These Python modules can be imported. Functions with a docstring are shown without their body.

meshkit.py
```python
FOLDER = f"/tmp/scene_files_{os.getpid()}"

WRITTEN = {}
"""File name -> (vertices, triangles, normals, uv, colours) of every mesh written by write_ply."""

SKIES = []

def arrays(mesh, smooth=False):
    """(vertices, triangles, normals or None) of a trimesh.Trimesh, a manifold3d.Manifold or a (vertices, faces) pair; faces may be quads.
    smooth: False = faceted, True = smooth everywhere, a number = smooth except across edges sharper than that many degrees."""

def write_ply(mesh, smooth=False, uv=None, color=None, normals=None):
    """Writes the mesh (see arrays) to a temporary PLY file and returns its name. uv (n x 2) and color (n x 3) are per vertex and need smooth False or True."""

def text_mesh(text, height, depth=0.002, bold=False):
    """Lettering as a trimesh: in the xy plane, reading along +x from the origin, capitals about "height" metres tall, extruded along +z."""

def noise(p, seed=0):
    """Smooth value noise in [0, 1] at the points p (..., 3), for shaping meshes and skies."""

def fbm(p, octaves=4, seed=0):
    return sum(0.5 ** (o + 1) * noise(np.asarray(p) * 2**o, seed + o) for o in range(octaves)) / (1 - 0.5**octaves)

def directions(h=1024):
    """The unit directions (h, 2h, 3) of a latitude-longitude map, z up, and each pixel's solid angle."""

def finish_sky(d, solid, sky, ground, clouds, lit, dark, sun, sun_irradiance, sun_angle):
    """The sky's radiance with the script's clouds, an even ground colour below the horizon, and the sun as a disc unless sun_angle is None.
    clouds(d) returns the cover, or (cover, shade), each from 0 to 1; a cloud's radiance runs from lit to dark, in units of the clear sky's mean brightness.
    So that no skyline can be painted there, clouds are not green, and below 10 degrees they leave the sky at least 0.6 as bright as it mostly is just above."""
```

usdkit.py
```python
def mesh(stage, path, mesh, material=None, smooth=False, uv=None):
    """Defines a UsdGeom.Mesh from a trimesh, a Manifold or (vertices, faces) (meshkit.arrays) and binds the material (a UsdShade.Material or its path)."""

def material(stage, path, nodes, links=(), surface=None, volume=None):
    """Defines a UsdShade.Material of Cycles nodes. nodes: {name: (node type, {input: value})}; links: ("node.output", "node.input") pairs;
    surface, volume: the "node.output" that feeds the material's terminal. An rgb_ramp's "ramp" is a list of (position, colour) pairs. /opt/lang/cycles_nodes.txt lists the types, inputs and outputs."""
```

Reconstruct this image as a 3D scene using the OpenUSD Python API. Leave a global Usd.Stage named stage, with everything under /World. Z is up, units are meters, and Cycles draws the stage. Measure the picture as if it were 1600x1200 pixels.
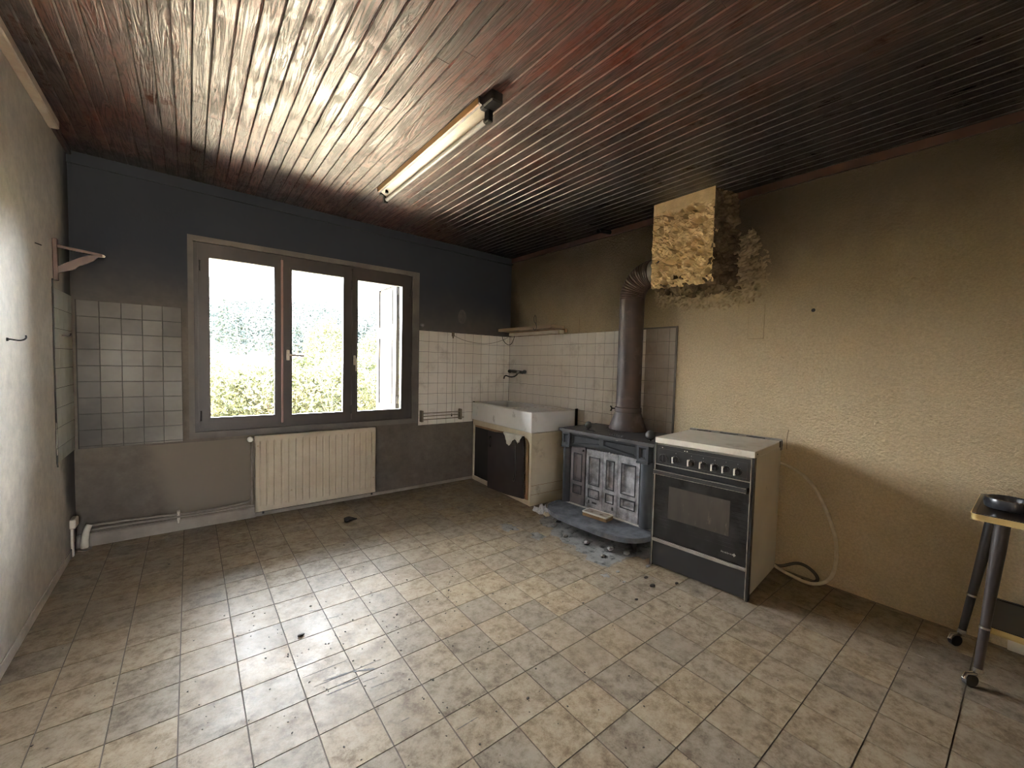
import math, random
import numpy as np, trimesh, usdkit, meshkit
from pxr import Usd, UsdGeom, UsdLux, Gf, Sdf, Vt
from shapely.geometry import Polygon, Point, box as sbox
from shapely.ops import unary_union
import shapely.affinity as aff

stage = Usd.Stage.CreateInMemory()
UsdGeom.SetStageUpAxis(stage, UsdGeom.Tokens.z)
UsdGeom.SetStageMetersPerUnit(stage, 1.0)
world = UsdGeom.Xform.Define(stage, '/World')
stage.SetDefaultPrim(world.GetPrim())

# ------------------------------------------------------------------ camera, sky, sun, exposure
F_PX, EYE = 645.24, 1.3125
CAM_R = np.array([[0.78818715, 0.00946913, -0.61536278], [-0.61493241, 0.0525433, -0.78682739], [0.02488262, 0.99857375, 0.04723683]])
EXPOSURE = 0.6
SKY = 14.0
SKY_COLOR = (0.95, 0.985, 1.04)
SUN = 430000.0
SUN_COLOR = (1.0, 0.88, 0.70)
SUN_TO = (0.76, -0.05, -0.65)       # the sun stands to the left, along the window wall: it lights the yard and the open shutter, not the room

cam = UsdGeom.Camera.Define(stage, '/World/camera')
m4 = np.eye(4); m4[:3, :3] = CAM_R.T; m4[3, :3] = (0, 0, EYE)
cam.AddTransformOp().Set(Gf.Matrix4d(*[float(x) for x in m4.ravel()]))
cam.CreateHorizontalApertureAttr(36.0); cam.CreateVerticalApertureAttr(27.0)
cam.CreateFocalLengthAttr(F_PX / 1600 * 36.0)
cam.CreateClippingRangeAttr(Gf.Vec2f(0.02, 2000)); cam.CreateExposureAttr(EXPOSURE)

dome = UsdLux.DomeLight.Define(stage, '/World/sky')
dome.CreateIntensityAttr(SKY); dome.CreateColorAttr(Gf.Vec3f(*SKY_COLOR))
sun = UsdLux.DistantLight.Define(stage, '/World/sun')
sun.CreateIntensityAttr(SUN); sun.CreateColorAttr(Gf.Vec3f(*SUN_COLOR)); sun.CreateAngleAttr(1.0)
_d = np.array(SUN_TO) / np.linalg.norm(SUN_TO); _z = -_d; _x = np.cross((0, 0, 1), _z); _x /= np.linalg.norm(_x); _y = np.cross(_z, _x)
sm = np.eye(4); sm[0, :3], sm[1, :3], sm[2, :3] = _x, _y, _z
sun.AddTransformOp().Set(Gf.Matrix4d(*[float(x) for x in sm.ravel()]))

# ------------------------------------------------------------------ prims
used = {}
def path_for(name, parent):
    base = (str(parent.GetPath()) if parent is not None else '/World') + '/' + name
    n = used.get(base, 0); used[base] = n + 1
    return base if n == 0 else f'{base}_{n:03d}'
def tag(p, label=None, cat=None, group=None, kind=None):
    for k, v in (('label', label), ('category', cat), ('group', group), ('kind', kind)):
        if v: p.SetCustomDataByKey(k, v)
    return p
def thing(name, label, cat, loc=(0, 0, 0), rot=0.0, group=None):
    x = UsdGeom.Xform.Define(stage, path_for(name, None))
    x.AddTranslateOp().Set(Gf.Vec3d(*map(float, loc))); x.AddRotateZOp().Set(float(rot))
    return tag(x.GetPrim(), label, cat, group)
def cat(ms):
    ms = [trimesh.Trimesh(*meshkit.arrays(m)[:2], process=False) for m in ms]
    return trimesh.util.concatenate(ms)
def obj(name, mesh, m, parent=None, smooth=False, label=None, kind=None):
    if isinstance(mesh, list): mesh = cat(mesh)
    p = usdkit.mesh(stage, path_for(name, parent), mesh, MATS[m] if isinstance(m, str) else m, smooth=smooth).GetPrim()
    return tag(p, label, kind=kind)
def struct(name, mesh, m, smooth=False, label=None):
    return tag(obj(name, mesh, m, None, smooth), label or name.replace('_', ' '), kind='structure')
def sxform(name, label):
    x = UsdGeom.Xform.Define(stage, path_for(name, None)); return tag(x.GetPrim(), label, kind='structure')

# ------------------------------------------------------------------ shapes
def bx(x0, x1, y0, y1, z0, z1, r=0.0):
    lo, hi = np.minimum((x0, y0, z0), (x1, y1, z1)), np.maximum((x0, y0, z0), (x1, y1, z1))
    r = min(r, *((hi - lo) * 0.45))
    if r <= 0:
        b = trimesh.creation.box(hi - lo); b.apply_translation((lo + hi) / 2); return b
    pts = []
    for c in np.ndindex(2, 2, 2):
        c = np.array(c); p = np.where(c, hi, lo); s = np.where(c, -1, 1)
        for k in range(3):
            q = p + s * r; q[k] = p[k]; pts.append(q)
    return trimesh.convex.convex_hull(np.array(pts))
def poly(P, h, z=0.0):
    P = P if hasattr(P, 'geom_type') else Polygon(P)
    if not P.is_valid: P = P.buffer(0)
    gs = getattr(P, 'geoms', [P]); out = []
    for g in gs:
        if g.area < 1e-7: continue
        e = trimesh.creation.extrude_polygon(g, h, engine='earcut'); e.apply_translation((0, 0, z)); out.append(e)
    return cat(out)
AX = {'xz': np.array([[1, 0, 0, 0], [0, 0, -1, 0], [0, 1, 0, 0], [0, 0, 0, 1.0]]),     # poly in x,z; extruded along -y
      'yz': np.array([[0, 0, 1, 0], [1, 0, 0, 0], [0, 1, 0, 0], [0, 0, 0, 1.0]])}     # poly in y,z; extruded along +x
def polyxz(P, y0, y1):
    m = poly(P, abs(y1 - y0)); m.apply_transform(AX['xz']); m.apply_translation((0, max(y0, y1), 0)); return m
def polyyz(P, x0, x1):
    m = poly(P, abs(x1 - x0)); m.apply_transform(AX['yz']); m.apply_translation((min(x0, x1), 0, 0)); return m
def lathe(profile, n=32, at=(0, 0, 0), axis='z'):
    m = trimesh.creation.revolve(np.array(profile, float), sections=n)
    if axis == 'y': m.apply_transform(trimesh.transformations.rotation_matrix(-math.pi / 2, (1, 0, 0)))
    if axis == '-y': m.apply_transform(trimesh.transformations.rotation_matrix(math.pi / 2, (1, 0, 0)))
    if axis == 'x': m.apply_transform(trimesh.transformations.rotation_matrix(math.pi / 2, (0, 1, 0)))
    if axis == '-x': m.apply_transform(trimesh.transformations.rotation_matrix(-math.pi / 2, (0, 1, 0)))
    m.apply_translation(at); return m
def tube(pts, r, n=10, smooth=0):
    p = np.asarray(pts, float)
    if smooth:
        from scipy.interpolate import CubicSpline
        t = np.r_[0, np.cumsum(np.linalg.norm(np.diff(p, axis=0), axis=1))]
        p = CubicSpline(t, p)(np.linspace(0, t[-1], smooth))
    r = np.broadcast_to(r, (len(p),)) if np.ndim(r) == 0 else np.interp(np.linspace(0, 1, len(p)), np.linspace(0, 1, len(r)), r)
    t = np.gradient(p, axis=0); t /= np.linalg.norm(t, axis=1, keepdims=True)
    ref = np.array([0, 0, 1.0]) if abs(t[0, 2]) < 0.9 else np.array([1.0, 0, 0])
    a = np.zeros_like(p); prev = ref
    for i in range(len(p)):
        u = prev - t[i] * (prev @ t[i]); u /= np.linalg.norm(u) + 1e-12; a[i] = u; prev = u
    b = np.cross(t, a); ang = np.arange(n) * 2 * math.pi / n
    v = (p[:, None] + r[:, None, None] * (np.cos(ang)[None, :, None] * a[:, None] + np.sin(ang)[None, :, None] * b[:, None])).reshape(-1, 3)
    i, j = np.meshgrid(np.arange(len(p) - 1), np.arange(n), indexing='ij')
    A, B, C_, D = i * n + j, i * n + (j + 1) % n, (i + 1) * n + (j + 1) % n, (i + 1) * n + j
    f = np.vstack([np.stack([A, B, C_], -1).reshape(-1, 3), np.stack([A, C_, D], -1).reshape(-1, 3)])
    v = np.vstack([v, p[:1], p[-1:]]); e0, e1 = len(v) - 2, len(v) - 1; L = (len(p) - 1) * n
    k = np.arange(n)
    f = np.vstack([f, np.stack([np.full(n, e0), (k + 1) % n, k], -1), np.stack([np.full(n, e1), L + k, L + (k + 1) % n], -1)])
    return trimesh.Trimesh(v, f, process=False)
def ball(c, r, sub=3, s=(1, 1, 1)):
    m = trimesh.creation.icosphere(sub, r); m.apply_scale(s); m.apply_translation(c); return m
def prism(section, y0, y1):                                  # convex section in x,z along y
    s = np.array(section); n = len(s)
    v = np.vstack([np.c_[s[:, 0], np.full(n, y0), s[:, 1]], np.c_[s[:, 0], np.full(n, y1), s[:, 1]]])
    f = []
    for k in range(n):
        q = (k + 1) % n; f += [(k, n + k, n + q), (k, n + q, q)]
    for k in range(1, n - 1): f += [(0, k, k + 1), (n, n + k + 1, n + k)]
    return trimesh.Trimesh(v, f, process=False)
def grid(fn, nu, nv):                                        # surface from fn(u,v)->(...,3)
    u, v = np.meshgrid(np.linspace(0, 1, nu), np.linspace(0, 1, nv), indexing='ij')
    p = fn(u, v).reshape(-1, 3); i, j = np.meshgrid(np.arange(nu - 1), np.arange(nv - 1), indexing='ij'); a = (i * nv + j).ravel()
    return trimesh.Trimesh(p, np.vstack([np.c_[a, a + nv, a + nv + 1], np.c_[a, a + nv + 1, a + 1]]), process=False)

# ------------------------------------------------------------------ materials
MATS = {}
def raw(name, nodes, links, surface='p.BSDF'):
    MATS[name] = usdkit.material(stage, '/World/Looks/' + name, nodes, links, surface=surface)
def surf(name, c1, c2, scale=5, detail=6, lo=.35, hi=.65, rough=.6, rough2=None, bump=0., bscale=80, bdist=.002, metal=0, spec=.5, coat=0, stretch=(1, 1, 1), c3=None, s3=30, lo3=.55, hi3=.7, a3=1.0, nrough=.6, dist=0., **kw):
    n = {'g': ('geometry', {}), 'mp': ('mapping', {'scale': stretch}), 'n': ('noise_texture', {'scale': scale, 'detail': detail, 'roughness': nrough, 'distortion': dist}),
         'r': ('map_range', {'from_min': lo, 'from_max': hi, 'clamp': True}), 'm': ('mix', {'color1': c1, 'color2': c2}),
         'p': ('principled_bsdf', {'roughness': rough, 'metallic': metal, 'specular_ior_level': spec, 'coat_weight': coat, **kw})}
    l = [('g.position', 'mp.vector'), ('mp.vector', 'n.vector'), ('n.fac', 'r.value'), ('r.result', 'm.fac')]
    last = 'm.color'
    if c3 is not None:
        n['n3'] = ('noise_texture', {'scale': s3, 'detail': 5, 'roughness': .65}); n['r3'] = ('map_range', {'from_min': lo3, 'from_max': hi3, 'to_max': a3, 'clamp': True}); n['m3'] = ('mix', {'color2': c3})
        l += [('mp.vector', 'n3.vector'), ('n3.fac', 'r3.value'), ('r3.result', 'm3.fac'), ('m.color', 'm3.color1')]; last = 'm3.color'
    l.append((last, 'p.base_color'))
    if rough2 is not None:
        n['rr'] = ('map_range', {'from_min': lo, 'from_max': hi, 'to_min': rough, 'to_max': rough2, 'clamp': True}); l += [('n.fac', 'rr.value'), ('rr.result', 'p.roughness')]
    if bump:
        n['bn'] = ('noise_texture', {'scale': bscale, 'detail': 5, 'roughness': .6}); n['b'] = ('bump', {'strength': bump, 'distance': bdist})
        l += [('g.position', 'bn.vector'), ('bn.fac', 'b.height'), ('b.normal', 'p.normal')]
    raw(name, n, l)

# sooty plaster of the window wall: soot hangs above the tiles and along the ceiling
def plaster(name, c1, c2, soot, z0, z1, amount, bump=.5, bscale=60, bdist=.003, corner=None, low=None, pale=None, warp=.5, gloss=(.85, .25), speck=(14, .78)):
    n = {'g': ('geometry', {}), 's': ('separate_xyz', {}), 'n': ('noise_texture', {'scale': 2.2, 'detail': 7, 'roughness': .62}), 'r': ('map_range', {'from_min': .35, 'from_max': .65, 'clamp': True}),
         'm': ('mix', {'color1': c1, 'color2': c2}), 'f': ('noise_texture', {'scale': speck[0], 'detail': 6, 'roughness': .7}), 'fr': ('map_range', {'from_min': .3, 'from_max': .75, 'to_min': speck[1], 'to_max': 1.15}),
         'fm': ('mix', {'mix_type': 'multiply', 'fac': 1.0}), 'w': ('math', {'math_type': 'multiply_add', 'value2': warp, 'value3': -warp / 2}), 'za': ('math', {'math_type': 'add'}),
         'zr': ('map_range', {'range_type': 'smoothstep', 'from_min': z0, 'from_max': z1, 'to_min': 0, 'to_max': amount, 'clamp': True}), 'sm': ('mix', {'color2': soot}),
         'bn': ('noise_texture', {'scale': bscale, 'detail': 6, 'roughness': .65}), 'b': ('bump', {'strength': bump, 'distance': bdist}), 'p': ('principled_bsdf', {'roughness': gloss[0], 'specular_ior_level': gloss[1]})}
    l = [('g.position', 's.vector'), ('g.position', 'n.vector'), ('g.position', 'f.vector'), ('g.position', 'bn.vector'), ('n.fac', 'r.value'), ('r.result', 'm.fac'), ('f.fac', 'fr.value'),
         ('m.color', 'fm.color1'), ('fr.result', 'fm.color2'), ('n.fac', 'w.value1'), ('w.value', 'za.value1'), ('s.z', 'za.value2'), ('za.value', 'zr.value'), ('bn.fac', 'b.height'), ('b.normal', 'p.normal')]
    base, fac = 'fm.color', 'zr.result'
    if pale:                                                 # a paler replastered area: (axis, from, to, z under which, colour)
        ax, a, b_, zt, col = pale
        n['pa'] = ('map_range', {'range_type': 'smoothstep', 'from_min': a, 'from_max': b_, 'clamp': True}); n['pn'] = ('math', {'math_type': 'multiply_add', 'value2': .25, 'value3': 0.}); n['pz'] = ('math', {'math_type': 'add'})
        n['pc'] = ('math', {'math_type': 'less_than', 'value2': zt}); n['pm'] = ('math', {'math_type': 'multiply'}); n['pe'] = ('map_range', {'range_type': 'smoothstep', 'from_min': .42, 'from_max': .62, 'to_min': 1, 'to_max': 0, 'clamp': True}); n['pq'] = ('math', {'math_type': 'multiply'}); n['px'] = ('mix', {'color2': col})
        l += [('s.z', 'pn.value1'), (f's.{ax}', 'pz.value1'), ('pn.value', 'pz.value2'), ('pz.value', 'pa.value'), ('s.z', 'pc.value1'), ('pa.result', 'pm.value1'), ('pc.value', 'pm.value2'), (f's.{ax}', 'pe.value'), ('pm.value', 'pq.value1'), ('pe.result', 'pq.value2'), ('pq.value', 'px.fac'), (base, 'px.color1')]; base = 'px.color'
    if corner:                                               # soot settled in the corner beyond a line
        ax, a, b_ = corner
        n['ca'] = ('math', {'math_type': 'multiply_add', 'value2': .5, 'value3': -.25}); n['cb'] = ('math', {'math_type': 'add'}); n['cr'] = ('map_range', {'range_type': 'smoothstep', 'from_min': a, 'from_max': b_, 'clamp': True}); n['cm'] = ('math', {'math_type': 'maximum'})
        l += [('n.fac', 'ca.value1'), ('ca.value', 'cb.value1'), (f's.{ax}', 'cb.value2'), ('cb.value', 'cr.value'), ('cr.result', 'cm.value1'), (fac, 'cm.value2')]; fac = 'cm.value'
    l += [(fac, 'sm.fac'), (base, 'sm.color1'), ('sm.color', 'p.base_color')]
    raw(name, n, l)
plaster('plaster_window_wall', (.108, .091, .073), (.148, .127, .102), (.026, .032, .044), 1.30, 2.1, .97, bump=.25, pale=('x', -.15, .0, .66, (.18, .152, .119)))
plaster('plaster_right_wall', (.56, .445, .285), (.64, .515, .335), (.055, .040, .027), 1.1, 2.45, .96, bump=1.0, bscale=62, bdist=.013, speck=(85, .80), corner=('y', 3.2, 4.0))
plaster('plaster_left_wall', (.70, .625, .52), (.77, .72, .645), (.05, .05, .052), 2.35, 3.2, .8, bump=.25, bscale=14, corner=('y', 3.62, 3.9), gloss=(.42, .5))
plaster('plaster_front_wall', (.25, .19, .13), (.30, .23, .16), (.05, .04, .035), 1.8, 2.7, .9, bump=.3)
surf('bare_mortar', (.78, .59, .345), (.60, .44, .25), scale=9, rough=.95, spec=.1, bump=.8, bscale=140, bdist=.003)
surf('bare_mortar_shaded', (.20, .148, .092), (.10, .075, .05), scale=9, rough=.95, spec=.1, bump=.8, bscale=140, bdist=.003)  # darker copy of the mortar: paints shade on the block's side and underside
surf('mortar_edge', (.36, .28, .18), (.24, .185, .12), scale=8, rough=.95, spec=.1, bump=.5, bscale=90)
surf('scar_plaster', (.095, .088, .08), (.07, .066, .062), scale=20, rough=.9)
surf('patch_plaster', (.45, .36, .235), (.36, .28, .18), scale=20, rough=.9, bump=.6, bscale=70)
# vinyl floor tiles: a tone for each tile, marbled, dirty
P_T = .1943; TX, TY = 1.511, 1.098
raw('vinyl_tile', {
    'g': ('geometry', {}), 'mp': ('mapping', {'location': (-TX / P_T, -TY / P_T, 0), 'scale': (1 / P_T, 1 / P_T, 0)}), 'fl': ('math', {'math_type': 'floor'}), 's': ('separate_xyz', {}), 'fy': ('math', {'math_type': 'floor'}), 'c': ('combine_xyz', {'z': .5}),
    'wn': ('white_noise_texture', {'dimensions': '3D'}), 'off': ('mix_vector', {'fac': .0}), 'add': ('mix', {'mix_type': 'add', 'fac': 1.0}),
    'n': ('noise_texture', {'scale': 15, 'detail': 10, 'roughness': .80, 'distortion': .0}), 'rp': ('rgb_ramp', {'ramp': [(.30, (.10, .068, .046)), (.42, (.175, .134, .094)), (.50, (.25, .204, .15)), (.62, (.315, .268, .205)), (.78, (.235, .184, .132))]}),
    'hs': ('hsv', {}), 'vr': ('map_range', {'from_min': 0, 'from_max': 1, 'to_min': .84, 'to_max': 1.10}), 'sr': ('map_range', {'to_min': .95, 'to_max': 1.25}),
    'dn': ('noise_texture', {'scale': 1.3, 'detail': 5, 'roughness': .6}), 'dr': ('map_range', {'from_min': .48, 'from_max': .72, 'to_max': .5, 'clamp': True}), 'dm': ('mix', {'color2': (.20, .15, .105)}),
    'fn': ('noise_texture', {'scale': 60, 'detail': 6, 'roughness': .75}), 'ffr': ('map_range', {'from_min': .62, 'from_max': .74, 'to_max': .6, 'clamp': True}), 'fm': ('mix', {'color2': (.10, .085, .07)}),
    'rn': ('noise_texture', {'scale': 7, 'detail': 6, 'roughness': .7}), 'rr': ('map_range', {'from_min': .3, 'from_max': .7, 'to_min': .30, 'to_max': .52, 'clamp': True}),
    'bm': ('mapping', {'scale': (14, 34, 20)}), 'bn': ('noise_texture', {'scale': 1., 'detail': 6, 'roughness': .65}), 'b': ('bump', {'strength': .35, 'distance': .004}), 'p': ('principled_bsdf', {'specular_ior_level': .17})},
    [('g.position', 'mp.vector'), ('mp.vector', 's.vector'), ('s.x', 'fl.value1'), ('s.y', 'fy.value1'), ('fl.value', 'c.x'), ('fy.value', 'c.y'), ('c.vector', 'wn.vector'), ('wn.color', 'add.color2'), ('g.position', 'add.color1'), ('add.color', 'n.vector'),
     ('n.fac', 'rp.fac'), ('rp.color', 'hs.color'), ('wn.value', 'vr.value'), ('wn.value', 'sr.value'), ('vr.result', 'hs.value'), ('sr.result', 'hs.saturation'), ('g.position', 'dn.vector'), ('dn.fac', 'dr.value'), ('dr.result', 'dm.fac'), ('hs.color', 'dm.color1'),
     ('g.position', 'fn.vector'), ('fn.fac', 'ffr.value'), ('ffr.result', 'fm.fac'), ('dm.color', 'fm.color1'), ('fm.color', 'p.base_color'), ('g.position', 'rn.vector'), ('rn.fac', 'rr.value'), ('rr.result', 'p.roughness'),
     ('g.position', 'bm.vector'), ('bm.vector', 'bn.vector'), ('bn.fac', 'b.height'), ('b.normal', 'p.normal')])
surf('floor_joint', (.085, .064, .048), (.12, .092, .07), scale=10, rough=.8)
surf('concrete', (.17, .168, .165), (.30, .295, .285), scale=9, rough=.9, bump=.8, bscale=60, bdist=.006, c3=(.06, .06, .062), s3=16, lo3=.52, hi3=.66)
# varnished softwood boards, sooty
for k in range(7):
    rg = random.Random(k); v = rg.uniform(.75, 1.25); red = rg.uniform(.8, 1.2)
    raw(f'ceiling_wood_{k}', {
        'g': ('geometry', {}), 'mp': ('mapping', {'scale': (16, 1.1, 16), 'location': (rg.uniform(0, 9), rg.uniform(0, 9), rg.uniform(0, 9))}), 'n': ('noise_texture', {'scale': 1.6, 'detail': 5, 'roughness': .55, 'distortion': 1.4}),
        'wv': ('math', {'math_type': 'multiply', 'value2': 30.}), 'gp': ('math', {'math_type': 'power', 'value2': 3.}), 'gr': ('math', {'math_type': 'multiply_add', 'value2': .22}), 'sn': ('math', {'math_type': 'sine'}), 'wr': ('map_range', {'from_min': -1, 'from_max': 1}),
        'm': ('mix', {'color1': (.072 * v * red, .0185 * v, .009 * v), 'color2': (.020 * v * red, .0065 * v, .004 * v)}),
        'cn': ('noise_texture', {'scale': 1.4, 'detail': 7, 'roughness': .7}), 'cr': ('map_range', {'from_min': .5, 'from_max': .66, 'to_max': .75, 'clamp': True}), 'cm': ('mix', {'color2': (.035, .022, .019)}),
        'sx': ('separate_xyz', {}), 'sa': ('math', {'math_type': 'multiply_add', 'value2': 1.6, 'value3': -.8}), 'sb': ('math', {'math_type': 'add'}), 'sr': ('map_range', {'range_type': 'smoothstep', 'from_min': 1.1, 'from_max': 2.7, 'to_max': .9, 'clamp': True}), 'smx': ('mix', {'color2': (.007, .005, .005)}), 'yb': ('math', {'math_type': 'add'}), 'ya': ('math', {'math_type': 'multiply_add', 'value2': 1.2, 'value3': -.6}), 'yx': ('math', {'math_type': 'multiply_add', 'value2': -.16, 'value3': .1}), 'yc': ('math', {'math_type': 'add'}), 'yr': ('map_range', {'range_type': 'smoothstep', 'from_min': 3.62, 'from_max': 4.02, 'to_max': .9, 'clamp': True}), 'ymx': ('mix', {'color2': (.012, .014, .02)}), 'yrr': ('math', {'math_type': 'multiply_add', 'value2': .5}), 'clr': ('clamp', {}),
        'rn': ('noise_texture', {'scale': 5, 'detail': 7, 'roughness': .72}), 'rr': ('map_range', {'from_min': .38, 'from_max': .62, 'to_min': .20 + .10 * rg.random(), 'to_max': .50, 'clamp': True}),
        'b': ('bump', {'strength': .5, 'distance': .0012}), 'b2n': ('noise_texture', {'scale': 11, 'detail': 4}), 'b2': ('bump', {'strength': .10, 'distance': .02}), 'p': ('principled_bsdf', {'specular_ior_level': .62, 'ior': 1.6})},
        [('g.position', 'mp.vector'), ('mp.vector', 'n.vector'), ('n.fac', 'wv.value1'), ('wv.value', 'sn.value1'), ('sn.value', 'wr.value'), ('wr.result', 'm.fac'), ('g.position', 'cn.vector'), ('cn.fac', 'cr.value'), ('cr.result', 'cm.fac'), ('m.color', 'cm.color1'), ('g.position', 'sx.vector'), ('cn.fac', 'sa.value1'), ('sa.value', 'sb.value1'), ('sx.x', 'sb.value2'), ('sb.value', 'sr.value'), ('sr.result', 'smx.fac'), ('cm.color', 'smx.color1'), ('cn.fac', 'ya.value1'), ('ya.value', 'yb.value1'), ('sx.y', 'yb.value2'), ('sx.x', 'yx.value1'), ('yx.value', 'yc.value1'), ('yb.value', 'yc.value2'), ('yc.value', 'yr.value'), ('yr.result', 'ymx.fac'), ('smx.color', 'ymx.color1'), ('ymx.color', 'p.base_color'), ('wr.result', 'gp.value1'), ('gp.value', 'gr.value1'), ('rr.result', 'gr.value3'), ('yr.result', 'yrr.value1'), ('gr.value', 'yrr.value3'), ('yrr.value', 'clr.value'), ('clr.result', 'p.roughness'),
         ('g.position', 'rn.vector'), ('rn.fac', 'rr.value'), ('g.position', 'b2n.vector'), ('b2n.fac', 'b2.height'), ('wr.result', 'b.height'), ('b2.normal', 'b.normal'), ('b.normal', 'p.normal')])
surf('ceiling_back', (.03, .015, .012), (.02, .012, .01), rough=.8)
surf('trim_wood', (.07, .03, .02), (.045, .022, .016), scale=6, rough=.45)
surf('trim_pale', (.62, .53, .42), (.48, .36, .27), scale=7, rough=.55)
surf('wall_tile', (.84, .80, .73), (.74, .69, .61), scale=3, rough=.13, rough2=.3, c3=(.42, .36, .29), s3=5, lo3=.55, hi3=.75, a3=.6)
surf('wall_tile_sooty', (.40, .35, .29), (.25, .205, .165), scale=4, rough=.25, rough2=.45)
surf('wall_tile_grimy_dark', (.105, .096, .082), (.062, .058, .052), scale=3, rough=.5, rough2=.65)
surf('wall_tile_grimy', (.14, .125, .10), (.085, .076, .061), scale=3, rough=.4, rough2=.6)
surf('wall_tile_left', (.70, .71, .63), (.62, .62, .54), scale=3, rough=.3, rough2=.5)
surf('grout', (.17, .14, .115), (.10, .085, .07), scale=12, rough=.9)
surf('grout_dark', (.038, .035, .031), (.026, .024, .022), scale=12, rough=.9)
surf('frame_wood', (.046, .036, .032), (.030, .025, .024), scale=5, rough=.5, stretch=(1, 1, .3), bump=.2, bscale=60)
surf('strip_wood', (.36, .235, .21), (.28, .175, .155), scale=6, rough=.4)
surf('casing_paint', (.13, .112, .094), (.085, .075, .066), scale=6, rough=.6)
surf('white_paint', (.028, .0265, .023), (.023, .022, .0195), scale=4, rough=.5)
surf('brass_white', (.70, .64, .50), (.6, .54, .42), scale=9, rough=.3, metal=.3)
raw('pane_glass', {'t': ('transparent_bsdf', {'color': (.97, .98, .975)}), 'gl': ('glossy_bsdf', {'roughness': .02, 'color': (1, 1, 1)}), 'fr': ('fresnel', {'IOR': 1.45}), 'm': ('mix_closure', {})},
    [('fr.fac', 'm.fac'), ('t.BSDF', 'm.closure1'), ('gl.BSDF', 'm.closure2')], surface='m.closure')
surf('radiator_paint', (.55, .475, .36), (.46, .385, .28), scale=5, rough=.42, c3=(.22, .12, .06), s3=22, lo3=.66, hi3=.74, a3=.7)
surf('dirty_cream', (.60, .54, .44), (.48, .42, .33), scale=7, rough=.45)
surf('pipe_paint', (.26, .22, .18), (.17, .145, .12), scale=8, rough=.5)
surf('skirting', (.29, .25, .205), (.20, .17, .14), scale=5, rough=.7, bump=.3, bscale=40)
surf('white_plastic', (.72, .69, .62), (.62, .58, .50), scale=8, rough=.4)
surf('stoneware', (.88, .88, .87), (.80, .80, .785), scale=3, rough=.35, c3=(.33, .32, .30), s3=7, lo3=.60, hi3=.72, a3=.6, bump=.1, bscale=50)
surf('basin', (.42, .39, .33), (.30, .27, .22), scale=5, rough=.5)
surf('cream_laminate', (.68, .60, .45), (.58, .505, .37), scale=4, rough=.5, c3=(.28, .22, .14), s3=6, lo3=.58, hi3=.74, a3=.7)
surf('cream_frame', (.70, .62, .47), (.60, .51, .37), scale=6, rough=.45)
surf('raw_wood', (.38, .23, .12), (.28, .165, .085), scale=8, rough=.6, stretch=(1, 1, .1))
surf('dark_laminate', (.045, .035, .034), (.034, .027, .027), scale=6, rough=.42)
surf('darker_laminate', (.022, .019, .02), (.017, .015, .016), scale=6, rough=.5)
surf('cloth_white', (.80, .78, .72), (.70, .67, .60), scale=20, rough=.9)
surf('chrome', (.75, .75, .75), (.6, .6, .6), scale=20, rough=.18, metal=1)
surf('dark_metal', (.05, .048, .047), (.03, .029, .029), scale=20, rough=.4, metal=.5)
surf('blackened', (.010, .010, .011), (.017, .016, .0155), scale=20, rough=.4)
surf('cast_iron', (.022, .023, .027), (.036, .038, .044), scale=7, rough=.5, rough2=.65, spec=.35, bump=.25, bscale=140, bdist=.001)
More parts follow.
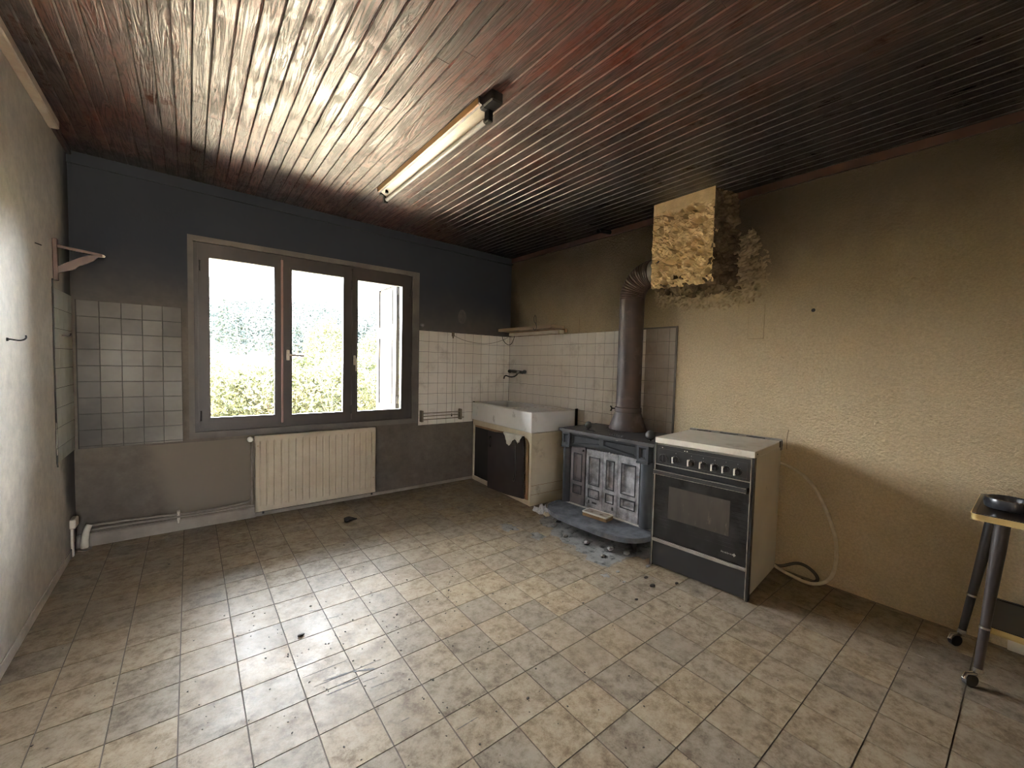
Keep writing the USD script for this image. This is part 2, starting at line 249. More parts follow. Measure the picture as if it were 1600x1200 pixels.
surf('cast_iron_ash', (.30, .29, .30), (.07, .068, .073), scale=14, lo=.36, hi=.66, rough=.5, rough2=.4, bump=.25, bscale=140, bdist=.001, c3=(.16, .12, .10), s3=14, lo3=.6, hi3=.72)
surf('cast_iron_warm', (.115, .096, .098), (.048, .048, .053), scale=8, lo=.42, hi=.6, rough=.45, bump=.25, bscale=140, bdist=.001)
surf('cast_iron_hearth', (.125, .133, .148), (.065, .07, .081), scale=11, rough=.5, rough2=.7, bump=.4, bscale=90, bdist=.002)
surf('cast_iron_top', (.055, .045, .041), (.03, .027, .027), scale=8, rough=.55, c3=(.36, .32, .28), s3=9, lo3=.60, hi3=.70, a3=.7)
surf('iron_lintel', (.016, .016, .017), (.010, .0105, .0115), scale=9, rough=.5, spec=.3, c3=(.25, .205, .18), s3=8, lo3=.62, hi3=.72, a3=.7, bump=.2, bscale=140, bdist=.001)
surf('ash_line', (.42, .40, .36), (.30, .285, .26), scale=20, rough=.9)
surf('iron_ball', (.055, .055, .048), (.03, .03, .027), scale=30, rough=.55)
surf('stove_pipe_rust', (.075, .049, .041), (.045, .034, .031), scale=5, rough=.55, metal=.2, c3=(.16, .135, .125), s3=6, lo3=.56, hi3=.72, a3=.5)
surf('elbow_rust', (.085, .045, .036), (.042, .031, .028), scale=7, rough=.5, metal=.3)
surf('flue_grey', (.16, .15, .14), (.11, .105, .10), scale=8, rough=.6)
surf('enamel_dark', (.023, .022, .022), (.017, .0165, .017), scale=5, rough=.38)
surf('oven_glass', (.013, .0125, .0125), (.009, .009, .0095), scale=6, rough=.16, rough2=.3)
surf('oven_window', (.055, .046, .036), (.036, .03, .024), scale=5, rough=.3, stretch=(4, 4, 1), c3=(.2, .17, .13), s3=9, lo3=.62, hi3=.75, a3=.6)
surf('steel_trim', (.62, .58, .50), (.5, .46, .39), scale=9, rough=.3, metal=.8)
surf('worn_strip', (.32, .29, .25), (.2, .18, .155), scale=9, rough=.5, metal=.3)
surf('lid_enamel', (.68, .63, .54), (.57, .515, .42), scale=5, rough=.3, rough2=.45, c3=(.27, .18, .105), s3=5, lo3=.60, hi3=.72, a3=.55)
surf('side_enamel', (.64, .59, .485), (.56, .51, .41), scale=3, rough=.4, c3=(.2, .15, .09), s3=9, lo3=.66, hi3=.76, a3=.6)
surf('knob_black', (.018, .017, .017), (.025, .024, .024), scale=20, rough=.3)
surf('pointer_silver', (.80, .77, .70), (.7, .67, .6), scale=20, rough=.4)
surf('print_grey', (.45, .44, .42), (.38, .37, .35), scale=20, rough=.5)
surf('print_dim', (.13, .125, .12), (.10, .097, .093), scale=20, rough=.5)
surf('panel_shade_line', (.003, .003, .003), (.002, .002, .002), rough=.9)
surf('scuff', (.075, .068, .062), (.11, .10, .09), scale=60, rough=.7)
surf('hose_cream', (.66, .58, .44), (.52, .44, .31), scale=20, rough=.5)
surf('hose_dark', (.075, .06, .042), (.05, .04, .03), scale=20, rough=.5)
surf('trolley_top', (.045, .03, .024), (.03, .022, .018), scale=5, rough=.25)
surf('trolley_shelf', (.022, .022, .024), (.016, .016, .018), scale=5, rough=.3)
surf('gold_rim', (.75, .58, .28), (.65, .5, .22), scale=9, rough=.3, metal=.9)
surf('dark_wood', (.032, .022, .019), (.018, .014, .013), scale=6, rough=.42, stretch=(1, 1, .2))
surf('ashtray_glaze', (.03, .031, .036), (.02, .021, .025), scale=9, rough=.15, rough2=.4)
surf('bracket_wood', (.13, .075, .055), (.085, .05, .04), scale=6, rough=.4, stretch=(1, 1, .2))
surf('lamp_enamel', (.52, .46, .33), (.42, .365, .26), scale=5, rough=.25)
surf('lamp_brown', (.42, .24, .10), (.32, .18, .075), scale=5, rough=.3)
surf('tube_white', (.86, .86, .83), (.82, .82, .79), scale=5, rough=.2)
surf('shelf_wood', (.42, .31, .20), (.30, .215, .14), scale=6, rough=.6, stretch=(1, .2, 1))
surf('rack_wood', (.20, .155, .11), (.15, .115, .08), scale=8, rough=.6)
surf('wire_black', (.02, .02, .02), (.03, .028, .026), rough=.5)
surf('wire_grey', (.30, .27, .23), (.2, .18, .155), rough=.5)
surf('cord_white', (.5, .46, .39), (.4, .36, .3), rough=.7)
surf('plastic_film', (.78, .79, .82), (.66, .67, .70), scale=30, rough=.25)
surf('yellowed_paper', (.74, .69, .52), (.64, .59, .44), scale=30, rough=.7)
surf('grate_enamel', (.72, .70, .64), (.6, .56, .48), scale=9, rough=.25)
surf('grate_rust', (.24, .185, .14), (.33, .28, .235), scale=14, rough=.7, bump=.5, bscale=80)
surf('grate_brown', (.24, .14, .06), (.13, .075, .035), scale=14, rough=.5)
surf('char', (.022, .017, .014), (.04, .03, .022), scale=60, rough=.8)
surf('crumb', (.05, .042, .035), (.09, .075, .06), scale=60, rough=.8)
surf('cement_chip', (.33, .32, .30), (.24, .235, .22), scale=60, rough=.9)
# garden
surf('gravel', (.60, .54, .44), (.46, .41, .33), scale=7, rough=.95)
surf('dry_field', (.30, .26, .16), (.24, .22, .12), scale=.4, rough=1)
def leafy(name, a, b, tr, scale=3.):
    raw(name, {'g': ('geometry', {}), 'n': ('noise_texture', {'scale': scale, 'detail': 3}), 'r': ('map_range', {'from_min': .4, 'from_max': .6, 'clamp': True}), 'm': ('mix', {'color1': a, 'color2': b}), 'd': ('principled_bsdf', {'roughness': .6, 'specular_ior_level': .25}), 't': ('translucent_bsdf', {'color': tr}), 'x': ('mix_closure', {'fac': .35})},
        [('g.position', 'n.vector'), ('n.fac', 'r.value'), ('r.result', 'm.fac'), ('m.color', 'd.base_color'), ('d.BSDF', 'x.closure1'), ('t.BSDF', 'x.closure2')], surface='x.closure')
leafy('leaf_yellow_green', (.036, .043, .022), (.044, .042, .022), (.046, .052, .022))
leafy('leaf_green', (.016, .023, .013), (.026, .030, .014), (.026, .03, .012))
surf('hill_forest', (.044, .056, .058), (.06, .07, .064), scale=.12, rough=.95, spec=.1, bump=1, bscale=1.2, bdist=.5)
surf('conifer', (.030, .041, .046), (.040, .052, .050), scale=.3, rough=.95, spec=.1, bump=1, bscale=1.5, bdist=.4)
surf('bark', (.07, .055, .04), (.05, .04, .03), rough=.9)
surf('facade', (.55, .5, .42), (.48, .43, .36), rough=.9)
surf('roofing', (.2, .12, .08), (.16, .1, .07), rough=.9)

# ------------------------------------------------------------------ room shell
B, LX, H0 = 3.951, -.613, 2.623
WT = .22
TH = .0165                                                      # the right wall is not quite square to the window wall
CX = 3.043                                                      # right corner
def zc(x): return H0 - .017 * (x + .6)                          # the ceiling falls a little to the right
def xr(y): return CX + (B - y) * math.tan(TH)                   # face of the right wall
YF = -1.7
rng = np.random.default_rng(7)

def poly_wall_right(pts, t0, t1):                               # polygon in (u from corner towards camera, z), thickness along the inward normal
    m = poly(pts, t1 - t0, t0)                                  # x=u, y=z, z=thickness
    d = np.array([math.sin(TH), -math.cos(TH), 0]); nrm = np.array([-math.cos(TH), -math.sin(TH), 0])
    M = np.eye(4); M[:3, 0] = d; M[:3, 1] = (0, 0, 1); M[:3, 2] = nrm; M[:3, 3] = (CX, B, 0)
    m.apply_transform(M); m.fix_normals(); return m
def RW(u, z, t=0.):
    return np.array([CX + u * math.sin(TH) - t * math.cos(TH), B - u * math.cos(TH) - t * math.sin(TH), z])

WX0, WX1, WZ0, WZ1 = .03, 1.785, .735, 2.176                    # window opening
wall_back = sxform('wall_back', 'sooty plaster wall around the three-light window')
back = Polygon([(LX - .3, -.4), (CX + .4, -.4), (CX + .4, 2.9), (LX - .3, 2.9)]).difference(sbox(WX0, WZ0, WX1, WZ1))
obj('plaster', polyxz(back, B, B + WT - .015), 'plaster_window_wall', wall_back)
obj('facade', polyxz(back, B + WT - .015, B + WT), 'facade', wall_back, label='pale outer render')
wall_right = sxform('wall_right', 'ochre rough plaster wall behind the stove and cooker')
obj('plaster', poly_wall_right([(-.3, -.2), (5.75, -.2), (5.75, 2.9), (-.3, 2.9)], -.25, 0), 'plaster_right_wall', wall_right)
wall_left = sxform('wall_left', 'pale stained plaster wall on the left')
obj('plaster', bx(LX - .25, LX, YF - .2, B + .05, -.2, 2.9), 'plaster_left_wall', wall_left)
DX0, DX1, DZ = -.48, -.18, 2.08                                 # unseen doorway added behind the viewer for fill light
struct('wall_front', polyxz(sbox(LX - .25, -.2, 3.6, 2.9).difference(sbox(DX0, 0, DX1, DZ)), YF - .25, YF), 'plaster_front_wall', label='plain wall with an added fill-light doorway behind the viewer')
struct('door_1', polyxz(sbox(DX0 - .07, 0, DX1 + .07, DZ + .07).difference(sbox(DX0 + .01, -.1, DX1 - .01, DZ - .01)), YF - .02, YF + .02), 'trim_wood', label='frame of the doorway added for fill light')

# --- wall tiles (each a piece with rounded edge, on a bed of grout)
def tile_piece(w, h, r):
    d, e = .0055, .0013
    v = np.array([(0, 0, 0), (w, 0, 0), (w, h, 0), (0, h, 0), (0, 0, d - e), (w, 0, d - e), (w, h, d - e), (0, h, d - e), (e, e, d), (w - e, e, d), (w - e, h - e, d), (e, h - e, d)], float)
    tx, ty = r.normal(0, .004, 2); v[8:, 2] += (v[8:, 0] - w / 2) * tx + (v[8:, 1] - h / 2) * ty
    f = []
    for a, b in ((0, 4), (4, 8)):
        for k in range(4):
            q = (k + 1) % 4; f += [(a + k, a + q, b + q), (a + k, b + q, b + k)]
    f += [(8, 9, 10), (8, 10, 11)]
    return trimesh.Trimesh(v, f, process=False)
def tile_panel(parent, M, u0, u1, z0, z1, pitch, mat_of, grout, start=None, uneven=0):
    g = 0.0026
    b = bx(min(u0, u1), max(u0, u1), z0, z1, -.002, .0035); b.apply_transform(M); b.fix_normals(); obj('grout', b, grout, parent)
    u = start if start is not None else u0
    k = 0
    while u < u1 - .012:
        w = min(pitch, u1 - u); lo = max(u, u0)
        z = z1; row = 0
        while z > z0 + .012:
            h = min(pitch, z - z0)
            if u + w - lo > .015:
                t = tile_piece(u + w - lo - g, h - g, rng); t.apply_translation((lo + g / 2, z - h + g / 2, .0005))
                um, zm = lo + w / 2, z - h / 2; t.apply_transform(M); t.fix_normals()
                m = mat_of(um, zm)
                if m: obj('tile', t, m, parent)
            z -= pitch; row += 1
        u += pitch; k += 1
def frame3(o, a, up, n):
    M = np.eye(4); M[:3, 0] = a; M[:3, 1] = up; M[:3, 2] = n; M[:3, 3] = o; return M
MB_ = frame3((0, B, 0), (1, 0, 0), (0, 0, 1), (0, -1, 0))
PT = .1093
tile_panel(wall_back, MB_, 1.862, CX - .006, .652, 1.640, PT, lambda u, z: 'wall_tile', 'grout')
tile_panel(wall_back, MB_, LX + .02, -.042, .672, 1.672, PT, lambda u, z: 'wall_tile_grimy_dark' if z > 1.36 + rng.uniform(-.1, .25) or u < -.45 else 'wall_tile_grimy', 'grout_dark', start=-.042 - 6 * PT)
d_ = np.array([math.sin(TH), -math.cos(TH), 0]); n_ = np.array([-math.cos(TH), -math.sin(TH), 0])
MR_ = frame3((CX, B, 0), d_, (0, 0, 1), n_)
tile_panel(wall_right, MR_, .006, 2.135, .652, 1.640, PT, lambda u, z: (None if (u < 1.05 and z < .76) else 'wall_tile_sooty' if u > 1.86 else 'wall_tile'), 'grout')
obj('edge_strip', poly_wall_right(sbox(2.135, .652, 2.150, 1.652).union(sbox(1.8, 1.640, 2.150, 1.652)), 0, .008), 'casing_paint', wall_right)
ML_ = frame3((LX, B, 0), (0, -1, 0), (0, 0, 1), (1, 0, 0))
tile_panel(wall_left, ML_, .006, .47, .672, 1.690, .1165, lambda u, z: 'wall_tile_left', 'grout_dark')

# scars and patches of the plaster
o = np.array([(2.37 + .052 * math.cos(a), 1.815 + .085 * math.sin(a) * (1 if math.sin(a) > 0 else .8)) for a in np.linspace(0, 2 * math.pi, 24, endpoint=False)])
obj('plaster_scar', polyxz(o, B - .004, B + .01), 'scar_plaster', wall_back, label='pale oval scar in the black soot')
for (u0, u1, z0, z1) in ((2.672, 2.775, 1.53, 1.768),):
    ring = sbox(u0, z0, u1, z1)
    obj('plaster_patch', poly_wall_right(ring.buffer(-.004), -.01, .005), 'plaster_right_wall', wall_right, label='small upright plaster patch beside the chimney block')
obj('patch_edge', poly_wall_right(ring.difference(ring.buffer(-.005)), -.004, .0022), 'mortar_edge', wall_right)
obj('mark_line', poly_wall_right(sbox(1.098, 1.65, 1.104, 1.80).union(sbox(1.04, 1.795, 1.104, 1.801)), -.004, .002), 'mortar_edge', wall_right)
obj('nail_hole', poly_wall_right(Point(3.05, 1.70).buffer(.011), -.004, .0015), 'blackened', wall_right)
obj('plaster_crack', poly_wall_right(Polygon([(2.945, .80), (2.951, .80), (2.948, .86), (2.955, .93), (2.95, .93), (2.943, .87)]), -.004, .0012), 'mortar_edge', wall_right)

# ------------------------------------------------------------------ floor
floor = sxform('floor', 'worn marbled vinyl tile floor with a torn patch by the stove')
obj('subfloor', bx(LX - .2, 3.5, YF - .2, B + .1, -.2, -.0022), 'floor_joint', floor)
torn = Polygon([(2.45, 2.62), (2.33, 2.56), (2.27, 2.45), (2.30, 2.36), (2.20, 2.29), (2.21, 2.20), (2.175, 2.12), (2.215, 2.03), (2.16, 1.97), (2.16, 1.88), (2.115, 1.83), (2.13, 1.74), (2.15, 1.68), (2.22, 1.70), (2.29, 1.685), (2.37, 1.70), (2.45, 1.66), (2.44, 1.60), (2.6, 1.6), (3.2, 1.6), (3.2, 2.75), (2.6, 2.75)])
spots = [Polygon([(2.02 + .075 * r_ * math.cos(a), 2.58 + .075 * r_ * math.sin(a) * 1.2) for a, r_ in zip(np.linspace(0, 6.283, 19, endpoint=False), rng.uniform(.45, 1.15, 19))]),
         Polygon([(2.10 + .07 * r_ * math.cos(a), 2.32 + .10 * r_ * math.sin(a)) for a, r_ in zip(np.linspace(0, 6.283, 19, endpoint=False), rng.uniform(.4, 1.1, 19))]),
         Polygon([(2.055 + .035 * r_ * math.cos(a), 1.62 + .04 * r_ * math.sin(a)) for a, r_ in zip(np.linspace(0, 6.283, 13, endpoint=False), rng.uniform(.4, 1.1, 13))])]
jag = lambda P: Polygon([np.array(p) + rng.normal(0, .006, 2) for p in P.segmentize(.03).exterior.coords[:-1]]).buffer(0)
torn = unary_union([jag(torn)] + [s.buffer(0) for s in spots])
tb = torn.buffer(.03).bounds
obj('concrete', poly(torn.buffer(.02), .0012, -.0022), 'concrete', floor, label='grey bare concrete where the vinyl has torn')
tl = []
for i in range(-12, 10):
    for j in range(-16, 17):
        c = sbox(TX + i * P_T, TY + j * P_T, TX + (i + 1) * P_T, TY + (j + 1) * P_T)
        c = c.intersection(sbox(LX, YF, 3.12, B))
        if c.area < 1e-4: continue
        c = c.buffer(-.0022, join_style=2).difference(torn)
        if c.area < 1e-5: continue
        cx, cy = TX + (i + .5) * P_T, TY + (j + .5) * P_T
        q = CAM_R.T @ (np.array([cx, cy, 0]) - (0, 0, EYE))
        vis = q[2] < -.3 and abs(q[0] / q[2]) < 1.32 and abs(q[1] / q[2]) < 1.0
        tl.append((0 if vis else 1, math.hypot(cx, cy), c))
tl.sort(key=lambda t: t[:2])
rest = []
for k, (v, d, c) in enumerate(tl):
    m = poly(c, .0022, -.0022 + rng.uniform(-.0002, .0002))
    if k < 299: obj('tile', m, 'vinyl_tile', floor)
    else: rest.append(m)
if rest: obj('tiles', rest, 'vinyl_tile', floor, kind='stuff')

# ------------------------------------------------------------------ ceiling of narrow boards
ceiling = sxform('ceiling', 'dark varnished tongue and groove board ceiling')
PB = .0677; X0 = -.521 - 2 * PB
obj('backing', trimesh.convex.convex_hull(np.array([(x, y, zc(x) + dz) for x in (LX - .2, 3.45) for y in (YF - .2, B + .2) for dz in (.0135, .16)])), 'ceiling_back', ceiling)
nb = 0; allb = []
for i in range(57):
    x0, x1 = X0 + i * PB + .0005, X0 + (i + 1) * PB - .0005
    x0 = max(x0, LX); 
    y1 = B + .005; lim = 3.25
    if x0 > lim or x1 <= x0: continue
    y = y1; r = random.Random(100 + i)
    y -= r.uniform(.2, 1.3)
    yy = [y1]
    while y > YF + .2: yy.append(y); y -= r.uniform(.75, 2.1)
    yy.append(YF - .01)
    for a, b in zip(yy[1:], yy[:-1]):
        e, dz = .0045, r.uniform(-.0006, .0006)
        z0, z1 = zc(x0) + dz, zc(x1) + dz
        sec = [(x0, z0 + .013), (x0, z0 + e), (x0 + e, z0), (x1 - e, z1), (x1, z1 + e), (x1, z1 + .013)]
        m = prism(sec, a + .0004, b - .0004); m.fix_normals()
        allb.append((-b, m, r.randrange(7)))
allb.sort(key=lambda t: t[0])
for k, (_, m, w) in enumerate(allb):
    if k < 299: obj('board', m, f'ceiling_wood_{w}', ceiling)
if len(allb) > 299: obj('boards', [m for _, m, _ in allb[299:]], 'ceiling_wood_3', ceiling, kind='stuff')
# cornice strips
def trim_right(u0, u1): return poly_wall_right([(u0, zc(3.05) - .05), (u1, zc(3.09) - .05), (u1, zc(3.09) + .01), (u0, zc(3.05) + .01)], 0, .018)
struct('trim_1', trim_right(0, 5.6), 'trim_wood', label='dark wooden cornice strip along the right wall')
struct('trim_2', bx(LX, LX + .022, YF, B, zc(LX) - .028, zc(LX) + .01, .004), 'trim_wood', label='dark wooden cornice strip along the left wall')
struct('trim_3', bx(LX, LX + .045, YF, 3.50, zc(LX) - .048, zc(LX) + .002, .006), 'trim_pale', label='pale broken cornice strip along the left wall')
tb3 = trimesh.convex.convex_hull(np.array([(x, y, zc(x) + dz) for x in (LX, CX) for y in (B - .018, B) for dz in (-.075, .01)]))
struct('trim_4', tb3, 'plaster_window_wall', label='soot-black cornice band above the window')
# skirting of the window wall
sk = polyyz([(B, 0), (B - .022, 0), (B - .022, .076), (B - .014, .086), (B, .086)], LX, .42)
struct('baseboard_back', cat([sk, bx(.42, 2.54, B - .012, B, 0, .03, .003)]), 'skirting', label='dirty skirting under the window')
struct('baseboard_left', bx(LX, LX + .006, YF, 3.86, 0, .055, .002), 'plaster_left_wall', label='low painted skirting of the left wall')
struct('baseboard_right', poly_wall_right([(3.92, 0), (5.6, 0), (5.6, .10), (3.92, .10)], 0, .014), 'dirty_cream', label='pale skirting of the right wall by the trolley')
# outer skin of the house
struct('trim_5', bx(LX - .6, 4.0, YF - .5, B + WT + .42, 2.9, 3.0), 'roofing', label='roof slab above the room')

# ------------------------------------------------------------------ window
win = sxform('window_1', 'dark framed three-light window with a deep reveal')
cas = sbox(WX0 - .035, WZ0 - .05, WX1 + .07, WZ1 + .042).difference(sbox(WX0, WZ0, WX1, WZ1))
obj('casing', polyxz(cas, B - .012, B + .002), 'casing_paint', win, label='dirty plaster band around the frame')
fy0, fy1 = B - .006, B + .055
fr = sbox(WX0, WZ0, WX1, WZ1).difference(unary_union([sbox(WX0 + .03, WZ0 + .03, 1.125, WZ1 - .03), sbox(1.205, WZ0 + .03, WX1 - .03, WZ1 - .03)]))
obj('frame', polyxz(fr, fy0 + .012, fy1), 'frame_wood', win)
def sash(x0, x1, z0, z1, gx0, gx1, gz0, gz1):
    s = obj('sash', [polyxz(sbox(x0, z0, x1, z1).difference(sbox(gx0, gz0, gx1, gz1)), fy0, fy0 + .044),
                     polyxz(sbox(gx0 - .014, gz0 - .014, gx1 + .014, gz1 + .014).difference(sbox(gx0, gz0, gx1, gz1)), fy0 - .006, fy0)], 'frame_wood', win)
    obj('pane', bx(gx0 - .004, gx1 + .004, fy0 + .02, fy0 + .024, gz0 - .004, gz1 + .004), 'pane_glass', s)
    return s
s1 = sash(.055, .612, .762, 2.15, .126, .562, .842, 2.068)
s2 = sash(.616, 1.14, .762, 2.15, .690, 1.112, .838, 2.066)
s3 = sash(1.19, 1.762, .762, 2.15, 1.240, 1.673, .838, 2.058)
obj('cover_strip', [bx(.608, .626, fy0 - .016, fy0, .772, 2.135, .004)], 'strip_wood', win, label='reddish strip between the left and middle sash')
obj('handle', [bx(.648, .672, fy0 - .018, fy0, 1.30, 1.39, .004), tube([(.66, fy0 - .016, 1.345), (.66, fy0 - .045, 1.345), (.675, fy0 - .05, 1.345), (.775, fy0 - .05, 1.342)], .0075)], 'brass_white', s2, smooth=40)
obj('handle', [bx(1.203, 1.222, fy0 - .016, fy0, 1.27, 1.36, .004), tube([(1.213, fy0 - .016, 1.33), (1.213, fy0 - .04, 1.33), (1.215, fy0 - .045, 1.32), (1.218, fy0 - .045, 1.215)], .0075)], 'brass_white', s3, smooth=40)
for x, z in ((.066, .86), (.066, 2.0), (1.183, .86), (1.183, 2.0), (1.745, .86), (1.745, 2.0)):
    obj('hinge', tube([(x, fy0 - .006, z - .04), (x, fy0 - .006, z + .04)], .006, 8), 'dark_metal', win)
obj('sill', bx(WX0 - .02, WX1 + .02, B + .05, B + WT + .06, WZ0 - .04, WZ0, .006), 'facade', win)
# shutters folded outwards
def shutter(name, label, hx, hy, w, ang, z0, z1):
    t = thing(name, label, 'shutter', (hx, hy, 0), math.degrees(ang))
    zm = z0 + (z1 - z0) * .60
    fr_ = sbox(0, z0, w, z1).difference(unary_union([sbox(.09, z0 + .07, w - .07, zm - .05), sbox(.09, zm + .06, w - .07, z1 - .09)]))
    obj('frame', polyxz(fr_, -.017, .017), 'white_paint', t)
    for a, b in ((z0 + .07, zm - .05), (zm + .06, z1 - .09)):
        obj('panel', [bx(.085, w - .065, -.006, .006, a - .005, b + .005), bx(.125, w - .105, -.011, .011, a + .035, b - .035, .004)], 'white_paint', t)
    for a, b in ((z0 + .07, zm - .05), (zm + .06, z1 - .09)):
        for d in (0, .033):
            R_ = sbox(.09 + d, a + d, w - .07 - d, b - d); obj('groove', [polyxz(R_.difference(R_.buffer(-.007, join_style=2)), -.0185 + d * .2, .0185 - d * .2)], 'panel_shade_line', t)  # raised black strips paint in the shadow lines round the panels
    for z in (z0 + .15, z1 - .15): obj('hinge', tube([(0, .0, z - .04), (0, .0, z + .04)], .009, 8), 'dark_metal', t)
    return t
shutter('window_shutter', 'white panelled shutter folded out at the right of the window', 1.735, B + WT + .022, .56, math.radians(90.5), .755, 2.205)
shutter('window_shutter', 'white panelled shutter seen edge-on at the left of the window', .115, B + WT + .022, .50, math.radians(118), .755, 2.205)

# ------------------------------------------------------------------ radiator and its pipes
RX0, RX1, RZ0, RZ1, RY = .407, 1.390, .068, .682, 3.851
rad = thing('panel_radiator', 'cream fluted panel radiator under the window', 'radiator', ((RX0 + RX1) / 2, RY + .03, 0))
rw = RX1 - RX0; hw = rw / 2
def radsurf(u, v):
    x = -hw + rw * u; z = RZ0 + (RZ1 - RZ0) * v
    ph = (u * rw - .034) / (rw - .068) * 17; fl = ph - np.floor(ph)
    prof = np.clip(np.minimum(fl, 1 - fl) / .16, 0, 1); prof = prof * prof * (3 - 2 * prof)
    inside = (ph > 0) & (ph < 17)
    ends = np.clip(np.minimum(v - .055, .945 - v) / .03, 0, 1); ends = ends * ends * (3 - 2 * ends)
    y = -.028 + np.where(inside, (1 - prof) * .012 * ends, 0)
    return np.stack([x, y, z], -1)
g_ = grid(radsurf, 17 * 14 + 1, 60)
if g_.face_normals[0][1] > 0: g_.invert()
obj('front_panel', [g_, bx(-hw, hw, -.026 + .004, -.008, RZ0, RZ1)] if 0 else g_, 'radiator_paint', rad, smooth=35)
obj('edge_frame', [bx(-hw, -hw + .006, -.028, .0, RZ0, RZ1), bx(hw - .006, hw, -.028, .0, RZ0, RZ1), bx(-hw, hw, -.028, .0, RZ1 - .003, RZ1 + .003), bx(-hw, hw, -.028, .0, RZ0 - .003, RZ0 + .003), bx(-hw + .004, hw - .004, -.011, -.002, RZ0, RZ1)], 'radiator_paint', rad)
for x in (-hw + .15, hw - .15): obj('wall_bracket', bx(x - .015, x + .015, -.004, .069, .2, .5), 'dirty_cream', rad)
obj('valve', [tube([(-hw + .02, -.014, .655), (-hw - .03, -.014, .655)], .009), ball((-hw - .03, -.014, .655), .013, 2), tube([(-hw - .018, -.005, .655), (-hw - .018, -.005, .13)], .0065)], 'pipe_paint', rad, smooth=40)
obj('valve_knob', lathe([(0, 0), (.02, 0), (.0215, .006), (.0205, .024), (.015, .03), (0, .031)], 24, (-hw - .031, -.026, .664), '-y'), 'white_plastic', rad, smooth=40, label='round white valve knob')
for a in (hw - .03, -hw + .06): obj('drain_tap', tube([(a, -.01, RZ0), (a, -.01, RZ0 - .028)], .008), 'dark_metal', rad)
pipe = thing('heating_pipe', 'pair of thin painted heating pipes running above the skirting', 'pipe', (0, B - .03, 0))
obj('pipe', tube([(-.555, -.012, .150), (-.3, -.012, .146), (.30, -.012, .135), (.372, -.012, .15), (.384, -.036, .20)], .008, 10, 40), 'pipe_paint', pipe, smooth=60)
obj('pipe', tube([(-.545, -.012, .122), (-.3, -.012, .121), (.30, -.012, .113), (.40, -.012, .108), (.43, -.03, .10), (.45, -.06, .075)], .008, 10, 40), 'pipe_paint', pipe, smooth=60)
obj('clip', [bx(-.083, -.065, -.026, .03, .085, .158, .004), bx(-.08, -.068, -.03, -.02, .07, .1, .003)], 'dirty_cream', pipe)
stub = thing('corner_pipe', 'thick cream stub pipe rising from the floor in the left corner', 'pipe', (-.565, 3.885, 0))
obj('stub', tube([(0, .0, 0), (0, 0, .06), (.004, .004, .10), (.012, .012, .135), (.022, .02, .16)], [.020, .021, .020, .019, .017], 14, 16), 'dirty_cream', stub, smooth=60)
obj('collar', lathe([(0, 0), (.034, 0), (.034, .008), (.024, .014), (0, .014)], 20), 'pipe_paint', stub, smooth=40)
jb = thing('junction_box', 'small cream junction box on the left wall by the corner', 'box', (LX, 3.80, .19))
obj('box_cover', bx(-.001, .03, -.05, .045, 0, .062, .006), 'dirty_cream', jb)
obj('trunking', bx(-.001, .014, -.018, .012, -.19, 0, .003), 'dirty_cream', jb)

# ------------------------------------------------------------------ stone sink on its cupboard (x along the front from left, y to the wall, z up)
SA = -90 - 2.734
sink = thing('sink_cabinet', 'cream sink cupboard with dark sliding doors in the corner', 'cabinet', (2.53, 3.93, 0), SA)
W, D = 1.078, .50
obj('side_panel', [bx(W - .02, W, .0, D, 0, .43 + .25, .002)], 'cream_laminate', sink)
for z in (.105, .19):
    obj('panel_joint', bx(W - .001, W + .0015, .004, D - .01, z - .0015, z + .0015), 'raw_wood', sink)
obj('back_panel', [bx(.0, W - .02, D - .012, D, .02, .68), bx(.0, .016, 0, D, 0, .68)], 'cream_laminate', sink)
obj('bottom_shelf', bx(0, W - .02, .03, D - .012, .055, .07), 'raw_wood', sink)
arch = [(0, .625), (0, .684), (W, .684), (W, 0), (W - .026, 0), (W - .026, .52)] + [(W - .026 - .075 + .075 * math.cos(a), .545 + .085 * math.sin(a)) for a in np.linspace(0, math.pi / 2, 9)] + [(.62, .632), (.5, .63)]
obj('face_frame', [polyxz(arch, -.002, .016), bx(0, W - .02, -.001, .016, 0, .045, .002), bx(0, .012, -.001, .016, .04, .63)], 'cream_frame', sink)
obj('door_runner', [bx(.01, W - .03, .016, .05, .60, .625), bx(.99, 1.022, .004, .02, .045, .62), bx(1.03, 1.045, .016, .03, .045, .6)], 'raw_wood', sink)
obj('sliding_door', bx(.012, .56, .018, .030, .035, .628, .002), 'darker_laminate', sink, label='left dark sliding door')
d2 = obj('hanging_door', polyxz([(.362, -.0), (.352, .60), (.972, .640), (.998, .052), (.70, .018)], -.022, -.008), 'dark_laminate', sink, label='loose dark door hanging askew at the right')
def bail(a, z): return tube([(a, -.022, z + .045), (a, -.040, z + .047), (a + .012, -.044, z + .03), (a + .016, -.044, z - .0), (a + .012, -.044, z - .035), (a, -.040, z - .05), (a, -.022, z - .048)], .0045, 8, 30)
obj('pull_handle', [bail(.408, .50), bx(.398, .418, -.026, -.021, .44, .465, .002), bx(.398, .418, -.026, -.021, .535, .56, .002)], 'dark_metal', d2, smooth=50)
obj('bar_handle', [tube([(.868, -.034, .575), (.872, -.036, .42), (.866, -.036, .22), (.852, -.034, .192), (.838, -.026, .186)], .0075, 8, 30)], 'dark_metal', d2, smooth=50)
slab = thing('stone_sink', 'thick pale grey stoneware sink slab on the cupboard', 'sink', (2.53, 3.93, 0), SA)
z0, z1 = .684, .878; SD = .545; SX0, SX1, SY0 = -.004, W + .006, -.012
basin = sbox(.06, .055, .64, .44).buffer(-.03).buffer(.03)
import manifold3d as mf
